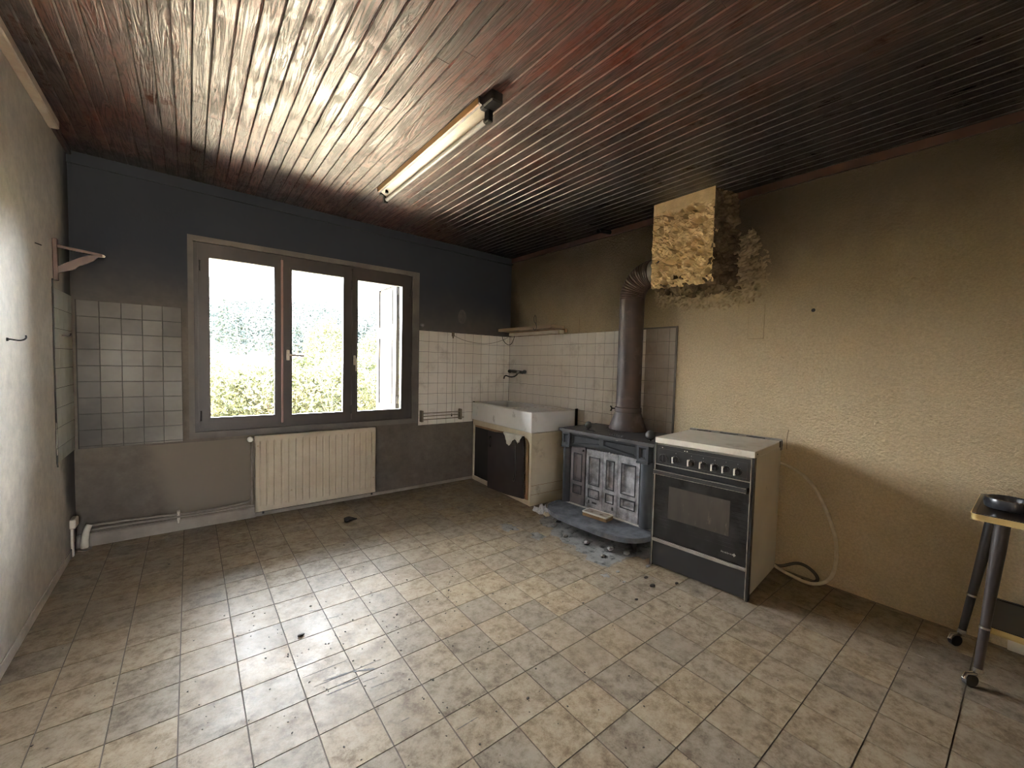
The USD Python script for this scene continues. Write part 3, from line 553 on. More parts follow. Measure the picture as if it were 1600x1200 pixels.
def hullbox(x0, x1, y0, y1, za, zb, r):
    return trimesh.convex.convex_hull(np.vstack([ball(c, r, 1).vertices for c in [(x, y, z) for x in (x0 + r, x1 - r) for y in (y0 + r, y1 - r) for z in (za + r, zb - r)]]))
def man(m): 
    m = m.copy(); m.merge_vertices()
    return mf.Manifold(mf.Mesh(np.array(m.vertices, np.float32), np.array(m.faces, np.uint32)))
body = man(hullbox(SX0, SX1, SY0, SD, z0, z1, .008)) - man(hullbox(.05, .63, .05, .45, z1 - .15, z1 + .2, .03)) - man(hullbox(.66, W - .05, .05, .45, z1 - .012, z1 + .2, .006))
def taper(m):
    m = trimesh.Trimesh(*meshkit.arrays(m)[:2], process=False); v = m.vertices
    v[:, 1] = SY0 + (v[:, 1] - SY0) * (.512 + .050 * np.clip(v[:, 0] / W, 0, 1.02)) / SD; return m
obj('slab', taper(body), 'stoneware', slab, smooth=40)
obj('drain_ridges', [bx(.68, W - .07, .075 + .042 * k, .095 + .042 * k, z1 - .013, z1 - .003, .003) for k in range(9)], 'stoneware', slab)
obj('basin_floor', bx(.052, .628, .052, .425, z1 - .155, z1 - .147), 'basin', slab)
obj('gap_shade', taper(bx(SX1 - .0, SX1 + .004, SD - .03, SD + .002, z0 + .01, z1 + .012)), 'blackened', slab)  # black strip painted in as the shaded gap between slab and wall
obj('end_strip', bx(SX0 - .012, SX0 + .001, SY0 + .01, SY0 + .03, z0 - .06, z1 + .006), 'blackened', slab)  # black strip down the left end of the slab
# rag over the door
rag = thing('dish_rag', 'crumpled white rag hung over the top of the loose cupboard door', 'cloth', (2.53, 3.93, 0), SA)
def ragf(u, v):
    a = .662 + .31 * u
    top = .632 + .008 * u
    drop = np.interp(u, [0, .12, .30, .42, .58, .66, .80, .92, 1], [.02, .07, .125, .115, .055, .045, .085, .06, .012])
    fold = .010 * np.sin(u * 21) * v + .006 * np.sin(u * 40 + 2) * v
    y = np.where(v < .12, -.012 + (.12 - v) * .1, -.030 - .006 * np.sin(v * 3) - np.abs(fold) * 1.2)
    z = top + np.where(v < .12, .006, .006 - (v - .12) / .88 * drop)
    return np.stack([a - .035 * (u - .28) * v * 2 * (u < .5) + .01 * np.sin(v * 4) * (u - .5), y, z], -1)
r1 = grid(ragf, 60, 24); r2 = r1.copy(); r2.vertices += (0, .0022, 0); r2.invert()
obj('rag', [r1, r2], 'cloth_white', rag, smooth=True)
# tap on the tiles above
tap = thing('wall_tap', 'blackened wall mixer tap with a bent swan spout above the sink', 'tap', tuple(RW(.20, 1.225, .004)), -90 + math.degrees(TH))
UsdGeom.Xformable(tap).AddScaleOp().Set(Gf.Vec3f(.82, .82, .82))
obj('body', [tube([(-.13, -.045, .012), (.12, -.045, .0)], [.021, .023, .02, .022, .021], 14, 9), tube([(-.07, 0, .006), (-.07, -.045, .008)], .014), tube([(.07, 0, 0), (.07, -.045, .002)], .014)], 'blackened', tap, smooth=50)
for a, s in ((-.15, -1), (.14, 1)):
    obj('knob', lathe([(0, 0), (.022, 0), (.026, .01), (.024, .035), (.012, .042), (0, .042)], 16, (a, -.045, .008), '-x' if s < 0 else 'x'), 'dark_metal', tap, smooth=50)
obj('spout', [tube([(.02, -.05, -.01), (.01, -.08, -.05), (-.02, -.12, -.068), (-.08, -.15, -.06), (-.11, -.17, -.055), (-.125, -.178, -.075), (-.128, -.18, -.10)], .0095, 10, 40), lathe([(0, 0), (.017, 0), (.017, .03), (0, .034)], 14, (.02, -.05, -.02))], 'dark_metal', tap, smooth=50)
obj('nut', [lathe([(0, 0), (.019, 0), (.019, .02), (0, .02)], 6, (.02, -.066, -.006), 'y'), tube([(.03, -.062, .004), (.08, -.062, .0)], .013)], 'chrome', tap)

# ------------------------------------------------------------------ cast-iron stove
S_O, S_T = np.array([2.559, 2.475]), math.radians(3.5)
stove = thing('cast_iron_stove', 'low black cast-iron stove with folding panelled doors and a hearth plate', 'stove', (S_O[0], S_O[1], 0), -90 + 3.5)
SW = .785; HZ = .135; SDp = .44
# hearth plate: flat back, bowed front with rounded ends
def hearth_outline(grow=0):
    pts = [(-.045, .02)]
    for t in np.linspace(math.pi, 2 * math.pi, 41):
        c, s = math.cos(t), math.sin(t)
        a = SW / 2 + (SW / 2 + .075 + grow) * np.sign(c) * abs(c) ** .55; b = -.02 + (.285 + grow) * np.sign(s) * abs(s) ** .85
        pts.append((a, b))
    pts += [(SW + .045, .02)]
    return Polygon(pts).buffer(0)
H_ = hearth_outline()
def flat(P, h, z): return poly(P, h, z)
obj('hearth', [flat(H_, .022, HZ - .024), flat(H_.difference(H_.buffer(-.022)), .006, HZ - .003), flat(H_.buffer(-.004), .012, HZ - .034)], 'cast_iron_hearth', stove)
for a, b in ((.03, -.10), (SW - .03, -.12), (.06, .36), (SW - .06, .36)):
    obj('leg', [tube([(a, b, HZ - .03), (a, b - .012, .06), (a, b - .004, .02), (a, b - .022, 0.004)], [.026, .02, .015, .02], 10, 14), lathe([(0, 0), (.026, 0), (.024, .012), (0, .016)], 14, (a, b - .02, 0))], 'blackened', stove, smooth=50)
obj('base', [bx(-.01, SW + .01, .0, SDp, HZ - .01, HZ + .014, .004)], 'ash_line', stove)
obj('firebox', [bx(.0, .02, .03, SDp, HZ, .735), bx(SW - .02, SW, .03, SDp, HZ, .735), bx(0, SW, SDp - .02, SDp, HZ, .735), bx(.02, SW - .02, .05, SDp - .02, HZ + .01, HZ + .02)], 'blackened', stove)
def column(a0, a1):
    c = (a0 + a1) / 2; r = (a1 - a0) / 2
    pts = [(a1, .055), (a0, .055)] + [(c + r * math.cos(t), .02 - .045 * math.sin(t)) for t in np.linspace(math.pi, 0, 15)]
    return flat(Polygon(pts), .622 - HZ, HZ + .012)
for a0, a1 in ((-.046, .040), (.700, .800)):
    c = obj('column', column(a0, a1), 'cast_iron', stove, smooth=30)
    o_ = -.048 if a0 < 0 else .80
    obj('hinge_lug', [lathe([(0, 0), (.011, 0), (.011, .018), (0, .022)], 12, (o_, .03, z)) for z in (.585, .26)], 'ash_line', c, smooth=40)
# corner blocks and lintel with sunk panels
def sunk(outer, holes, y0, depth, t):
    P = outer.difference(unary_union(holes)); parts = [polyxz(P, y0, y0 + t)]
    for h in holes:
        g = h.buffer(.0)
        parts.append(polyxz(h.buffer(.002), y0 + depth, y0 + t))
        inner = h.buffer(-depth * .9, join_style=2)
        ring = []
        oc, ic = np.array(h.exterior.coords[:-1]), np.array(inner.exterior.coords[:-1])
        if len(oc) == len(ic):
            ic = np.array([ic[np.argmin(((ic - p) ** 2).sum(1))] for p in oc]); n = len(oc)
            v = np.vstack([np.c_[oc[:, 0], np.full(n, y0), oc[:, 1]], np.c_[ic[:, 0], np.full(n, y0 + depth - .0005), ic[:, 1]]])
            f = []
            for k in range(n):
                q = (k + 1) % n; f += [(k, q, n + q), (k, n + q, n + k)]
            m = trimesh.Trimesh(v, f, process=False)
            if m.face_normals[:, 1].mean() > 0: m.invert()
            parts.append(m)
    return parts
for a0, a1, h0, h1 in ((-.036, .046, -.024, .030), (.690, .782, .706, .764)):
    obj('corner_block', sunk(sbox(a0, .622, a1, .755), [sbox(h0, .652, h1, .735)], -.034, .012, .07) + [bx(a0 - .003, a1 + .003, -.04, .03, .618, .632, .003)], 'cast_iron', stove)
lint = Polygon([(.046, .755), (.690, .755), (.690, .640), (.368, .672), (.046, .632)])
pl = [Polygon([(.066, .735), (.345, .735), (.345, .690), (.066, .655)]), Polygon([(.385, .735), (.668, .735), (.668, .658), (.385, .690)])]
obj('lintel', sunk(lint, pl, -.022, .010, .05), 'iron_lintel', stove)
obj('lintel_lip', polyxz(Polygon([(.046, .64), (.368, .678), (.690, .648), (.690, .60), (.046, .60)]), .02, .04), 'blackened', stove)
top_ = Polygon([(-.062, -.052), (SW + .01, -.052), (SW + .062, SDp + .03), (-.062, SDp + .03)])
top_ = sbox(-.060, -.055, SW + .052, SDp + .03)
tp = obj('top_plate', [flat(top_.buffer(-.006).buffer(.006), .018, .762), flat(top_.buffer(-.012), .012, .752)], 'cast_iron_top', stove)
obj('cleat', [bx(.18, .25, .04, .06, .779, .788, .003), bx(.155, .20, .05, .065, .779, .786, .003)] + [ball((.42 + .022 * k, .02, .783), .007, 1) for k in range(6)], 'blackened', tp)
def door(a0, a1, z0, z1, y, m, vent):
    w = a1 - a0; q = .030; zm = z0 + (z1 - z0) * .30
    holes = [sbox(a0 + q + .005, zm + .055, a1 - q - .005, z1 - .062), sbox(a0 + q + .004, zm - .052, a1 - q - .004, zm + .012)]
    t = obj('door', sunk(sbox(a0, z0, a1, z1), holes, y, .012, .022), m, stove)
    for h in holes:
        ed = h.buffer(.006, join_style=2).difference(h)
        obj('moulding', polyxz(ed, y - .005, y + .001), 'cast_iron', t)
    if vent: obj('vent', polyxz(sbox(a0 + (.03 if vent == 1 else .09), z0 + .04, a0 + (.045 if vent == 1 else .105), z0 + .066), y - .001, y + .004), 'blackened', t)
    if vent == 1: obj('vent', polyxz(sbox(a0 + .07, z0 + .045, a0 + .115, z0 + .06), y - .001, y + .004), 'blackened', t)
    return t
dz0 = HZ + .016
D1 = door(.044, .194, dz0, .640, .0, 'cast_iron_warm', 0)
obj('latch', [lathe([(0, 0), (.008, 0), (.008, .012), (0, .014)], 12, (.176, -.001, .612), '-y')], 'blackened', D1, smooth=40)
D2 = door(.204, .370, dz0, .634, .004, 'cast_iron_ash', 1)
D3 = door(.374, .508, dz0, .636, .004, 'cast_iron_ash', 2)
D4 = door(.514, .698, dz0, .640, .0, 'cast_iron_ash', 0)
obj('keeper', [tube([(.47, -.024, .637), (.482, -.03, .645), (.494, -.024, .637)], .004, 6), bx(.440, .452, -.026, -.02, .638, .65)], 'ash_line', D3)
for a, b, r in ((.150, .085, .030), (.745, .045, .034)):
    f_ = obj('finial_ball', ball((a, b, .788 + r), r, 3), 'iron_ball', stove, smooth=True)
    obj('finial_stem', lathe([(0, 0), (.016, 0), (.010, .006), (.008, .016), (0, .016)], 16, (a, b, .778)), 'blackened', f_, smooth=40)
obj('flue_boot', [lathe([(.10, -.002), (.14, 0), (.142, .003), (.13, .006)], 40, (.309, .335, .779)), ], 'cast_iron_top', stove, smooth=40)
FX, FY = 2.946, 2.152
fl_ = thing('stove_pipe', 'rusty stove pipe with a crimped elbow rising from the stove', 'pipe', (FX, FY, .781))
PR = .101
def sxy(m):                                                  # flared base, narrower towards the wall
    k = np.clip((np.hypot(m.vertices[:, 0], m.vertices[:, 1]) - .106) / .06, 0, 1); m.vertices[:, 0] *= 1 - .23 * k; return m
obj('boot', sxy(lathe([(.166, 0), (.170, .006), (.152, .05), (.113, .135), (.106, .15), (.106, .155)], 48)), 'stove_pipe_rust', fl_, smooth=40)
obj('pipe', lathe([(PR, .10), (PR + .001, .2), (PR, .6), (PR, 1.10)], 48), 'stove_pipe_rust', fl_, smooth=40)
cl_ = obj('collar', [lathe([(PR, .150), (PR + .008, .153), (PR + .010, .160), (PR + .008, .168), (PR + .009, .19), (PR + .003, .195), (PR, .195)], 48)], 'stove_pipe_rust', fl_, smooth=30)
obj('wing_screw', [tube([(-.05, .09, .175), (-.07, .115, .175)], .005, 8), tube([(-.085, .118, .195), (-.07, .115, .175), (-.08, .12, .152)], .006, 8)], 'blackened', cl_)
# elbow crimped in gores, bending towards the camera side into the block
el, RR = [], .195
npts = 15 * 8
pts = [(0, -RR + RR * math.cos(t), 1.10 + RR * math.sin(t)) for t in np.linspace(0, math.pi / 2, npts)]
rad_ = PR + .0055 * np.abs(np.sin(np.linspace(0, 15 * math.pi, npts))) ** .7 - .002
v0 = tube(pts, .1, 40)
P_ = np.array(pts); n = 40; V = v0.vertices.copy()
for i in range(npts): V[i * n:(i + 1) * n] = P_[i] + (V[i * n:(i + 1) * n] - P_[i]) * rad_[i] / .1
obj('elbow', trimesh.Trimesh(V, v0.faces, process=False), 'elbow_rust', fl_, smooth=25)
obj('flue_end', tube([(0, -RR + .01, 1.10 + RR), (0, -RR - .08, 1.10 + RR)], PR - .004, 40), 'flue_grey', fl_, smooth=40)

# ------------------------------------------------------------------ chimney block of bare mortar under the ceiling
blk = thing('chimney_block', 'rough bare ochre mortar chimney block hanging under the ceiling', 'chimney', (2.838, 1.43, 0))
def rough(p, nrm, amp, smoothmask=None, seed=3):
    a = meshkit.fbm(p * 16, 4, seed); b = meshkit.fbm(p * 42, 3, seed + 9); c = meshkit.fbm(p * 95, 2, seed + 20)
    e = meshkit.fbm(p * 27 + 3.3, 2, seed + 31)
    d = (a - .5) * .050 + (b - .5) * .022 - np.clip(e - .53, 0, .2) * .27 + (c - .5) * .012 + np.clip(.42 - a, 0, 1) * .1
    if smoothmask is not None: d = d * smoothmask
    return p + nrm * (d * amp)[..., None]
bz0, bd, by = 1.925, .227, .475      # local: x from front face to the wall, y from right side to left side
ztop = zc(2.85) + .004
def face_front(u, v):
    z = bz0 + (ztop - bz0) * v; y = by * u; p = np.stack([np.zeros_like(u), y, z], -1)
    mask = np.clip((ztop - .085 + .010 * np.sin(u * 9) + .04 * (meshkit.fbm(np.stack([u * 9, v * 0, u * 0], -1), 3, 4) - .5) - z) / .03, 0, 1); edge = np.clip(np.minimum(u, 1 - u) / .02, 0, 1)
    q = rough(p, np.array([-1.0, 0, 0]), 1.3, mask * .95 + .02)
    q[..., 1] += .012 * (meshkit.fbm(p * 18 + 5, 3, 2) - .5) * (1 - edge) * mask
    q[..., 2] += (v < .02) * (meshkit.fbm(p * 20, 3, 8) - .5) * .05
    q[..., 0] += .03 * np.clip((bz0 + .05 - z) / .05, 0, 1) ** 2
    return q
fb = grid(face_front, 130, 170)
def face_side(u, v, right=True):
    x = (bd + .012) * u; z = bz0 + (ztop - bz0) * v
    y0 = (-.095 * u ** 2 * (1 - .5 * v)) if right else by + 0 * u
    p = np.stack([x, y0 + 0 * z, z], -1)
    p[..., 2] += (v < .02) * ((meshkit.fbm(p * 17, 3, 8) - .5) * .10 - .03 * u)
    mask = np.clip(u / .04, 0, 1) * .8 + .0
    return rough(p, np.array([0, -1.0 if right else 1.0, 0]), 1.1, mask)
sr_ = grid(lambda u, v: face_side(u, v), 70, 150); sl_ = grid(lambda u, v: face_side(u, v, False), 50, 120)
def face_bot(u, v):
    x = .018 + (bd - .006) * u; y = -.06 * u ** 2 + (by + .06 * u ** 2) * v
    p = np.stack([x, y, bz0 - .05 * u + .012 * np.sin(v * 9) + .02 * (1 - u) ** 6], -1)
    return rough(p, np.array([0, 0, -1.0]), 1.6, None, 11)
bb_ = grid(face_bot, 80, 130)
for m, nd in ((fb, (-1, 0, 0)), (sr_, (0, -1, 0)), (sl_, (0, 1, 0)), (bb_, (0, 0, -1))):
    if m.face_normals.mean(0) @ np.array(nd) < 0: m.invert()
core = bx(.07, bd + .01, .02, by - .02, bz0 + .02, ztop - .01)
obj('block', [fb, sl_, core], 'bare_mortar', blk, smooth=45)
obj('shaded_side', sr_, 'bare_mortar_shaded', blk, smooth=45, label='right side of the block with shade painted into its colour')
obj('underside', bb_, 'bare_mortar_shaded', blk, smooth=45, label='underside of the block with shade painted into its colour')
# ragged rough mortar left on the wall round the block
u_, v_ = np.meshgrid(np.linspace(1.93, 2.82, 170), np.linspace(1.70, 2.30, 120), indexing='ij')
p_ = np.stack([u_ * 1.0, v_ * 1.0, 0 * u_], -1)
dist = np.minimum(np.clip((u_ - 1.95) / .15, -1, 1), 1)
cxm = np.maximum(np.maximum(2.02 - u_, u_ - 2.62), 0); czm = np.maximum(np.maximum(1.93 - v_, v_ - 2.13), 0)
dd = np.sqrt((cxm / .15) ** 2 + (czm / .16) ** 2) + (meshkit.fbm(p_ * 9, 4, 5) - .5) * .9
hgt = np.clip(1 - dd, 0, 1) ** .8 * .03 + np.where(dd < 1, (meshkit.fbm(p_ * 60, 3, 6) - .5) * .028 - np.clip(meshkit.fbm(p_ * 85, 2, 8) - .55, 0, 1) * .05, -.02) - .004
hgt = np.where(dd < 1.02, hgt, -.02)
o3 = np.array([CX, B, 0])
pw = o3 + u_[..., None] * d_ + hgt[..., None] * n_; pw[..., 2] = v_
i, j = np.meshgrid(np.arange(169), np.arange(119), indexing='ij'); a_ = (i * 120 + j).ravel()
q_ = trimesh.Trimesh(pw.reshape(-1, 3) - (2.838, 1.43, 0), np.vstack([np.c_[a_, a_ + 120, a_ + 121], np.c_[a_, a_ + 121, a_ + 1]]), process=False)
if q_.face_normals.mean(0) @ n_ < 0: q_.invert()
obj('mortar_edge', q_, 'mortar_edge', blk, smooth=45)
plug = thing('ceiling_hook', 'small black and chrome hook fitting at the top of the wall by the chimney block', 'hook', tuple(RW(1.45, 2.545, .0)))
obj('stem', tube([(0, 0, 0), (-.05, 0, -.004), (-.14, .02, -.008)], [.02, .018, .016], 10, 8), 'blackened', plug, smooth=50)
obj('tip', ball((-.15, .024, -.012), .014, 2), 'chrome', plug, smooth=True)

# ------------------------------------------------------------------ cooker
K_T = 5.78
ck = thing('gas_cooker', 'dark fronted cream gas cooker with seven controls and its lid down', 'cooker', (2.4207, 1.5486, 0), -90 + K_T)
KW, KD = .596, .555
obj('body', [bx(.004, KW - .004, .02, KD, .02, .822, .003)], 'side_enamel', ck)
for a in (0, KW - .012): obj('front_post', bx(a, a + .012, -.004, .03, .0, .822, .001), 'enamel_dark', ck)
for a in (.012, KW - .016, ):
    obj('chrome_edge', bx(a - .002, a + .003, -.008, .0, .0, .820, .001), 'steel_trim', ck)
obj('chrome_edge', bx(.012, KW - .012, -.007, .0, .813, .818, .001), 'steel_trim', ck)
cp = obj('control_panel', bx(.014, KW - .016, -.004, .02, .687, .813, .001), 'enamel_dark', ck)
obj('panel_line', polyxz(sbox(.035, .700, KW - .035, .790).difference(sbox(.0360, .7010, KW - .0360, .7890)), -.0048, -.0038), 'print_dim', cp)
obj('chrome_edge', bx(.014, KW - .016, -.008, .0, .681, .6865, .001), 'steel_trim', ck)
obj('recess', bx(.014, KW - .016, .012, .03, .645, .681), 'blackened', ck)
for k, a in enumerate((.069, .148, .246, .318, .385, .447, .511)):
    if k == 0:
        kb = obj('knob', [lathe([(0, 0), (.029, 0), (.029, .006), (.026, .008), (.024, .004), (0, .004)], 28, (a, -.004, .729), '-y'), bx(a - .004, a + .004, -.014, -.006, .708, .75, .002)], 'knob_black', ck, smooth=35, label='wide dark timer knob without a pointer')
    else:
        kb = obj('knob', lathe([(0, 0), (.020, 0), (.020, .004), (.0165, .006), (.0155, .024), (.0135, .027), (0, .027)], 24, (a + .004, -.004, .731), '-y'), 'knob_black', ck, smooth=35)
        obj('pointer', bx(a - .013, a - .005, -.036, -.010, .712, .752, .001), 'pointer_silver', kb)
        obj('dial_mark', [bx(a + .024 * math.cos(t) - .001, a + .024 * math.cos(t) + .001, -.0048, -.0036, .731 + .024 * math.sin(t) - .001, .731 + .024 * math.sin(t) + .001) for t in np.linspace(.6, 3.3, 7)] + [bx(a - .001, a + .001, -.0048, -.0036, .770, .777)], 'print_grey', kb)
for a, z in ((.055, .796), (.20, .797), (.215, .797)): obj('panel_chip', bx(a, a + .007, -.0052, -.0036, z - .002, z + .004), 'pointer_silver', cp)
od = obj('oven_door', bx(.014, KW - .016, -.002, .02, .192, .646, .002), 'oven_glass', ck)
obj('door_handle', [bx(.014, KW - .030, -.030, -.004, .622, .650, .004), bx(KW - .032, KW - .026, -.03, -.002, .618, .652, .002)], 'enamel_dark', od)
obj('handle_trim', [bx(.014, KW - .03, -.0315, -.028, .6465, .651, .001), bx(.014, KW - .03, -.0315, -.028, .621, .6245, .001)], 'steel_trim', od)
obj('oven_window', bx(.112, .481, -.0035, 0, .343, .553, .001), 'oven_window', od)
obj('door_louvre', [bx(a0, a1, -.0036, 0, z, z + .0022) for z in np.arange(.30, .58, .022) for a0, a1 in ((.03, .104), (.489, .57))] + [bx(.03, .57, -.0036, 0, z, z + .0022) for z in (.325, .30, .278)], 'oven_glass', od)
tm = meshkit.text_mesh('Rosières', .0098, .0006)
tm.apply_transform(AX['xz']); tm.apply_translation((.443 - tm.bounds[0][0], -.0026, .2395))
s_ = .064 / (tm.bounds[1][0] - tm.bounds[0][0]); tm.vertices[:, 0] = .443 + (tm.vertices[:, 0] - .443) * s_
obj('lettering', tm, 'print_grey', od)
obj('emblem', polyxz(Polygon([(.505, .2435), (.514, .2545), (.524, .2435), (.514, .2325)]), -.0032, -.001), 'print_grey', od)
obj('worn_strip', bx(.014, KW - .018, -.010, .0, .170, .191, .002), 'worn_strip', ck)
obj('drawer', bx(.014, KW - .018, -.002, .02, .012, .169, .002), 'enamel_dark', ck)
for a in (.03, KW - .03):
    for b in (.03, KD - .03): obj('foot', lathe([(0, 0), (.016, 0), (.014, .022), (0, .022)], 14, (a, b, 0)), 'worn_strip', ck)
lid = obj('lid', [hullbox(.004, KW + .001, -.003, KD - .02, .822, .860, .005)], 'lid_enamel', ck, smooth=40)
obj('rear_vent', [bx(.004, KW + .004, KD - .025, KD + .0, .80, .872, .003)], 'worn_strip', ck)
for n_s, a_s in ((13, .064), (16, .222), (15, .392)):
    obj('vent_slot', [bx(a_s + .0075 * k, a_s + .0045 + .0075 * k, KD - .027, KD - .024, .862, .8705) for k in range(n_s)], 'blackened', ck)
obj('lid_hinge', [bx(KW - .002, KW + .006, KD - .07, KD - .012, .825, .866, .003), bx(KW - .001, KW + .003, .03, .04, .838, .846)], 'dark_metal', lid)
# gas hose
def W3(u, z, t): return RW(u, z, t)
hose = thing('gas_hose', 'cream rubber gas hose looping from behind the cooker down the wall', 'hose', (0, 0, 0))
ub = lambda y: (B - y) / math.cos(TH)
hp = [W3(ub(1.06), .715, .03), W3(ub(.979), .695, .02), W3(ub(.881), .640, .018), W3(ub(.779), .485, .018), W3(ub(.716), .31, .02), W3(ub(.705), .15, .03), W3(ub(.73), .055, .06), W3(ub(.80), .012, .09), W3(ub(.90), .012, .085), W3(ub(1.0), .03, .07), W3(ub(1.08), .08, .06)]
obj('hose', tube(hp, .0105, 12, 120), 'hose_cream', hose, smooth=60)
hp2 = [W3(ub(1.05), .045, .05), W3(ub(.98), .04, .05), W3(ub(.90), .085, .035), W3(ub(.83), .075, .03), W3(ub(.785), .028, .05), W3(ub(.80), .013, .065), W3(ub(.86), .012, .07)]
obj('dark_hose', tube(hp2, .0095, 12, 80), 'hose_dark', hose, smooth=60, label='dark length of hose lying inside the loop')

# ------------------------------------------------------------------ tea trolley with an ashtray
tr = thing('tea_trolley', 'dark two-tier tea trolley with gilt rims and splayed legs on castors', 'trolley', (2.58, .15, 0))
TWx, TL = .47, .80
def tray(z, x0, x1, y0, y1, m):
    P = sbox(x0, y0, x1, y1).buffer(-.02).buffer(.02)
    a = obj('tray', [flat(P, .012, z - .012), flat(P.difference(P.buffer(-.012)), .010, z - .004)], m, tr)
    obj('rim', [flat(P.buffer(.003).difference(P.buffer(-.001)), .005, z - .022), flat(P.buffer(.003).difference(P.buffer(-.001)), .005, z - .002), flat(P.buffer(.0015).difference(P.buffer(-.001)), .018, z - .019)], 'gold_rim', a)
tray(.735, .0, TWx, -TL, .0, 'trolley_top')
tray(.262, .05, TWx - .05, -TL + .03, -.055, 'trolley_shelf')
for sx, x in ((-1, .055), (1, TWx - .07)):
    for sy, y in ((1, -.085), (-1, -TL + .085)):
        dx, dy = -.018 * (-sx) , .035 * sy
        if sx > 0: y, dy, dx = (-.055 if sy > 0 else y), .078 * sy, -.03
        top = np.array([x, y, .715]); bot = np.array([x + dx, y + dy, .062])
        L = lambda t: tuple(top + (bot - top) * t)
        lg = obj('leg', [tube([L(0), L(.02), L(.3), L(.36), L(.68), L(.72), L(1)], [.024, .0235, .021, .0185, .0165, .0155, .0135], 14, 40)], 'dark_wood', tr, smooth=50)
        obj('ferrule', [tube([L(.69), L(.705)], .0185, 14), tube([L(.97), L(1.0)], .0155, 14)], 'chrome', lg, smooth=50)
        c = np.array(L(1)) + (-.020, .018, -.036)
        obj('castor', [tube([c - (.006, .008, 0), c + (.006, .008, 0)], .0265, 20)], 'knob_black', lg, smooth=50)
        obj('castor_fork', [tube([L(1.0), tuple(np.array(L(1)) + (-.004, .004, -.01)), tuple(c + (.009, .011, 0))], .006, 8), tube([tuple(np.array(L(1)) + (-.004, .004, -.008)), tuple(c + (-.012, .012, .026)), tuple(c - (.022, -.016, -.006))], .009, 8)], 'chrome', lg, smooth=50)
ash = thing('ashtray', 'round black glazed ashtray on the tea trolley', 'ashtray', (2.775, .055, .741))
obj('bowl', lathe([(0, .0), (.062, 0), (.072, .006), (.076, .03), (.072, .046), (.062, .048), (.056, .040), (.05, .014), (0, .012)], 40), 'ashtray_glaze', ash, smooth=40)

# ------------------------------------------------------------------ fittings on the walls and ceiling
lx = 1.155
lampz = zc(lx)
lamp = thing('strip_light', 'long unlit fluorescent batten light on the board ceiling', 'ceiling light', (lx, 2.39, lampz))
y0, y1 = -.665, .70
obj('spine', [polyxz([(-.05, 0), (-.046, -.03), (-.012, -.042), (.03, -.036), (.035, 0)], y0, y1)], 'dark_wood', lamp)
obj('reflector', [polyxz([(-.046, -.028), (-.010, -.045), (.018, -.062), (.042, -.060), (.042, -.056), (.02, -.057), (-.008, -.040), (-.044, -.024)], y0 + .01, y1 - .01)], 'lamp_enamel', lamp)
obj('side_strip', [polyxz([(-.052, -.006), (-.047, -.032), (-.040, -.034), (-.044, -.006)], y0 + .01, y1 - .01)], 'lamp_brown', lamp)
obj('tube', tube([(.012, y0 + .035, -.082), (.012, y1 - .035, -.082)], .0135, 20), 'tube_white', lamp, smooth=50)
for ya, yb in ((y0 - .012, y0 + .022), (y1 - .022, y1 + .01)):
    obj('lamp_holder', [bx(-.004, .028, ya, yb, -.102, -.03, .005), bx(-.03, .034, ya, yb, -.05, .0, .004)], 'blackened', lamp)
obj('starter', lathe([(0, 0), (.011, 0), (.011, .02), (0, .022)], 14, (-.014, y1 - .1, -.062)), 'blackened', lamp, smooth=40)
obj('end_box', bx(-.035, .03, y0 - .09, y0 - .01, -.05, .0, .006), 'blackened', lamp)
sh = thing('corner_shelf', 'worn wooden shelf across the corner above the sink', 'shelf', tuple(RW(0.02, 0, 0)), -90 + math.degrees(TH))
obj('board', polyyz([(0, 1.690), (-.195, 1.690), (-.195, 1.722), (0, 1.722)], .0, .88), 'shelf_wood', sh)
obj('bearer', bx(.0, .92, -.03, -.002, 1.655, 1.69, .003), 'raw_wood', sh)
sl = thing('shelf_light', 'small cream strip light fixed under the corner shelf', 'light', tuple(RW(0.10, 1.642, .07)), -90 + math.degrees(TH))
obj('housing', bx(0, .80, -.03, .03, .0, .032, .005), 'dirty_cream', sl)
obj('end_cap', [bx(.80, .835, -.034, .034, -.006, .034, .006)], 'lamp_enamel', sl)
obj('bracket_arm', bx(.35, .37, .028, .068, .006, .026), 'dirty_cream', sl)
tg = thing('wire_tangle', 'little tangle of dark wire on the front edge of the shelf', 'wire', tuple(RW(.66, 1.722, .19)), -90)
obj('wire', tube([(-.02, .03, .003), (.0, .01, .03), (.015, -.006, .075), (.0, -.008, .11), (-.02, -.006, .06), (.02, -.012, .02), (.03, -.014, -.03), (.005, -.014, -.045), (-.015, -.012, -.02)], .0025, 6, 60), 'wire_black', tg)
lw = thing('hanging_wire', 'black wire loop hanging under the left end of the shelf', 'wire', tuple(RW(.03, 1.64, .10)), -90)
obj('wire', tube([(-.01, -.03, .0), (.01, -.02, -.06), (.07, .0, -.10), (.13, .0, -.085), (.16, .01, -.02), (.165, .012, .0)], .0035, 6, 50), 'wire_black', lw)
dw = thing('lamp_cable', 'thin grey cable drooping across the top row of tiles', 'wire', (0, B - .012, 0))
obj('cable', tube([(2.26, 0, 1.615), (2.36, 0, 1.575), (2.55, 0, 1.545), (2.75, 0, 1.55), (2.93, .0, 1.60), (3.0, 0, 1.63)], .003, 6, 60), 'wire_grey', dw)
pc = thing('pull_cord', 'thin light pull cord with a small weight hanging over the tiles', 'cord', (2.256, B - .010, 0))
obj('cord', tube([(0, 0, 1.61), (.001, 0, 1.2), (.0, 0, .755)], .0026, 6, 20), 'cord_white', pc)
obj('weight', lathe([(0, 0), (.006, .002), (.007, .02), (.003, .032), (0, .032)], 12, (0, 0, .728)), 'wire_black', pc, smooth=40)

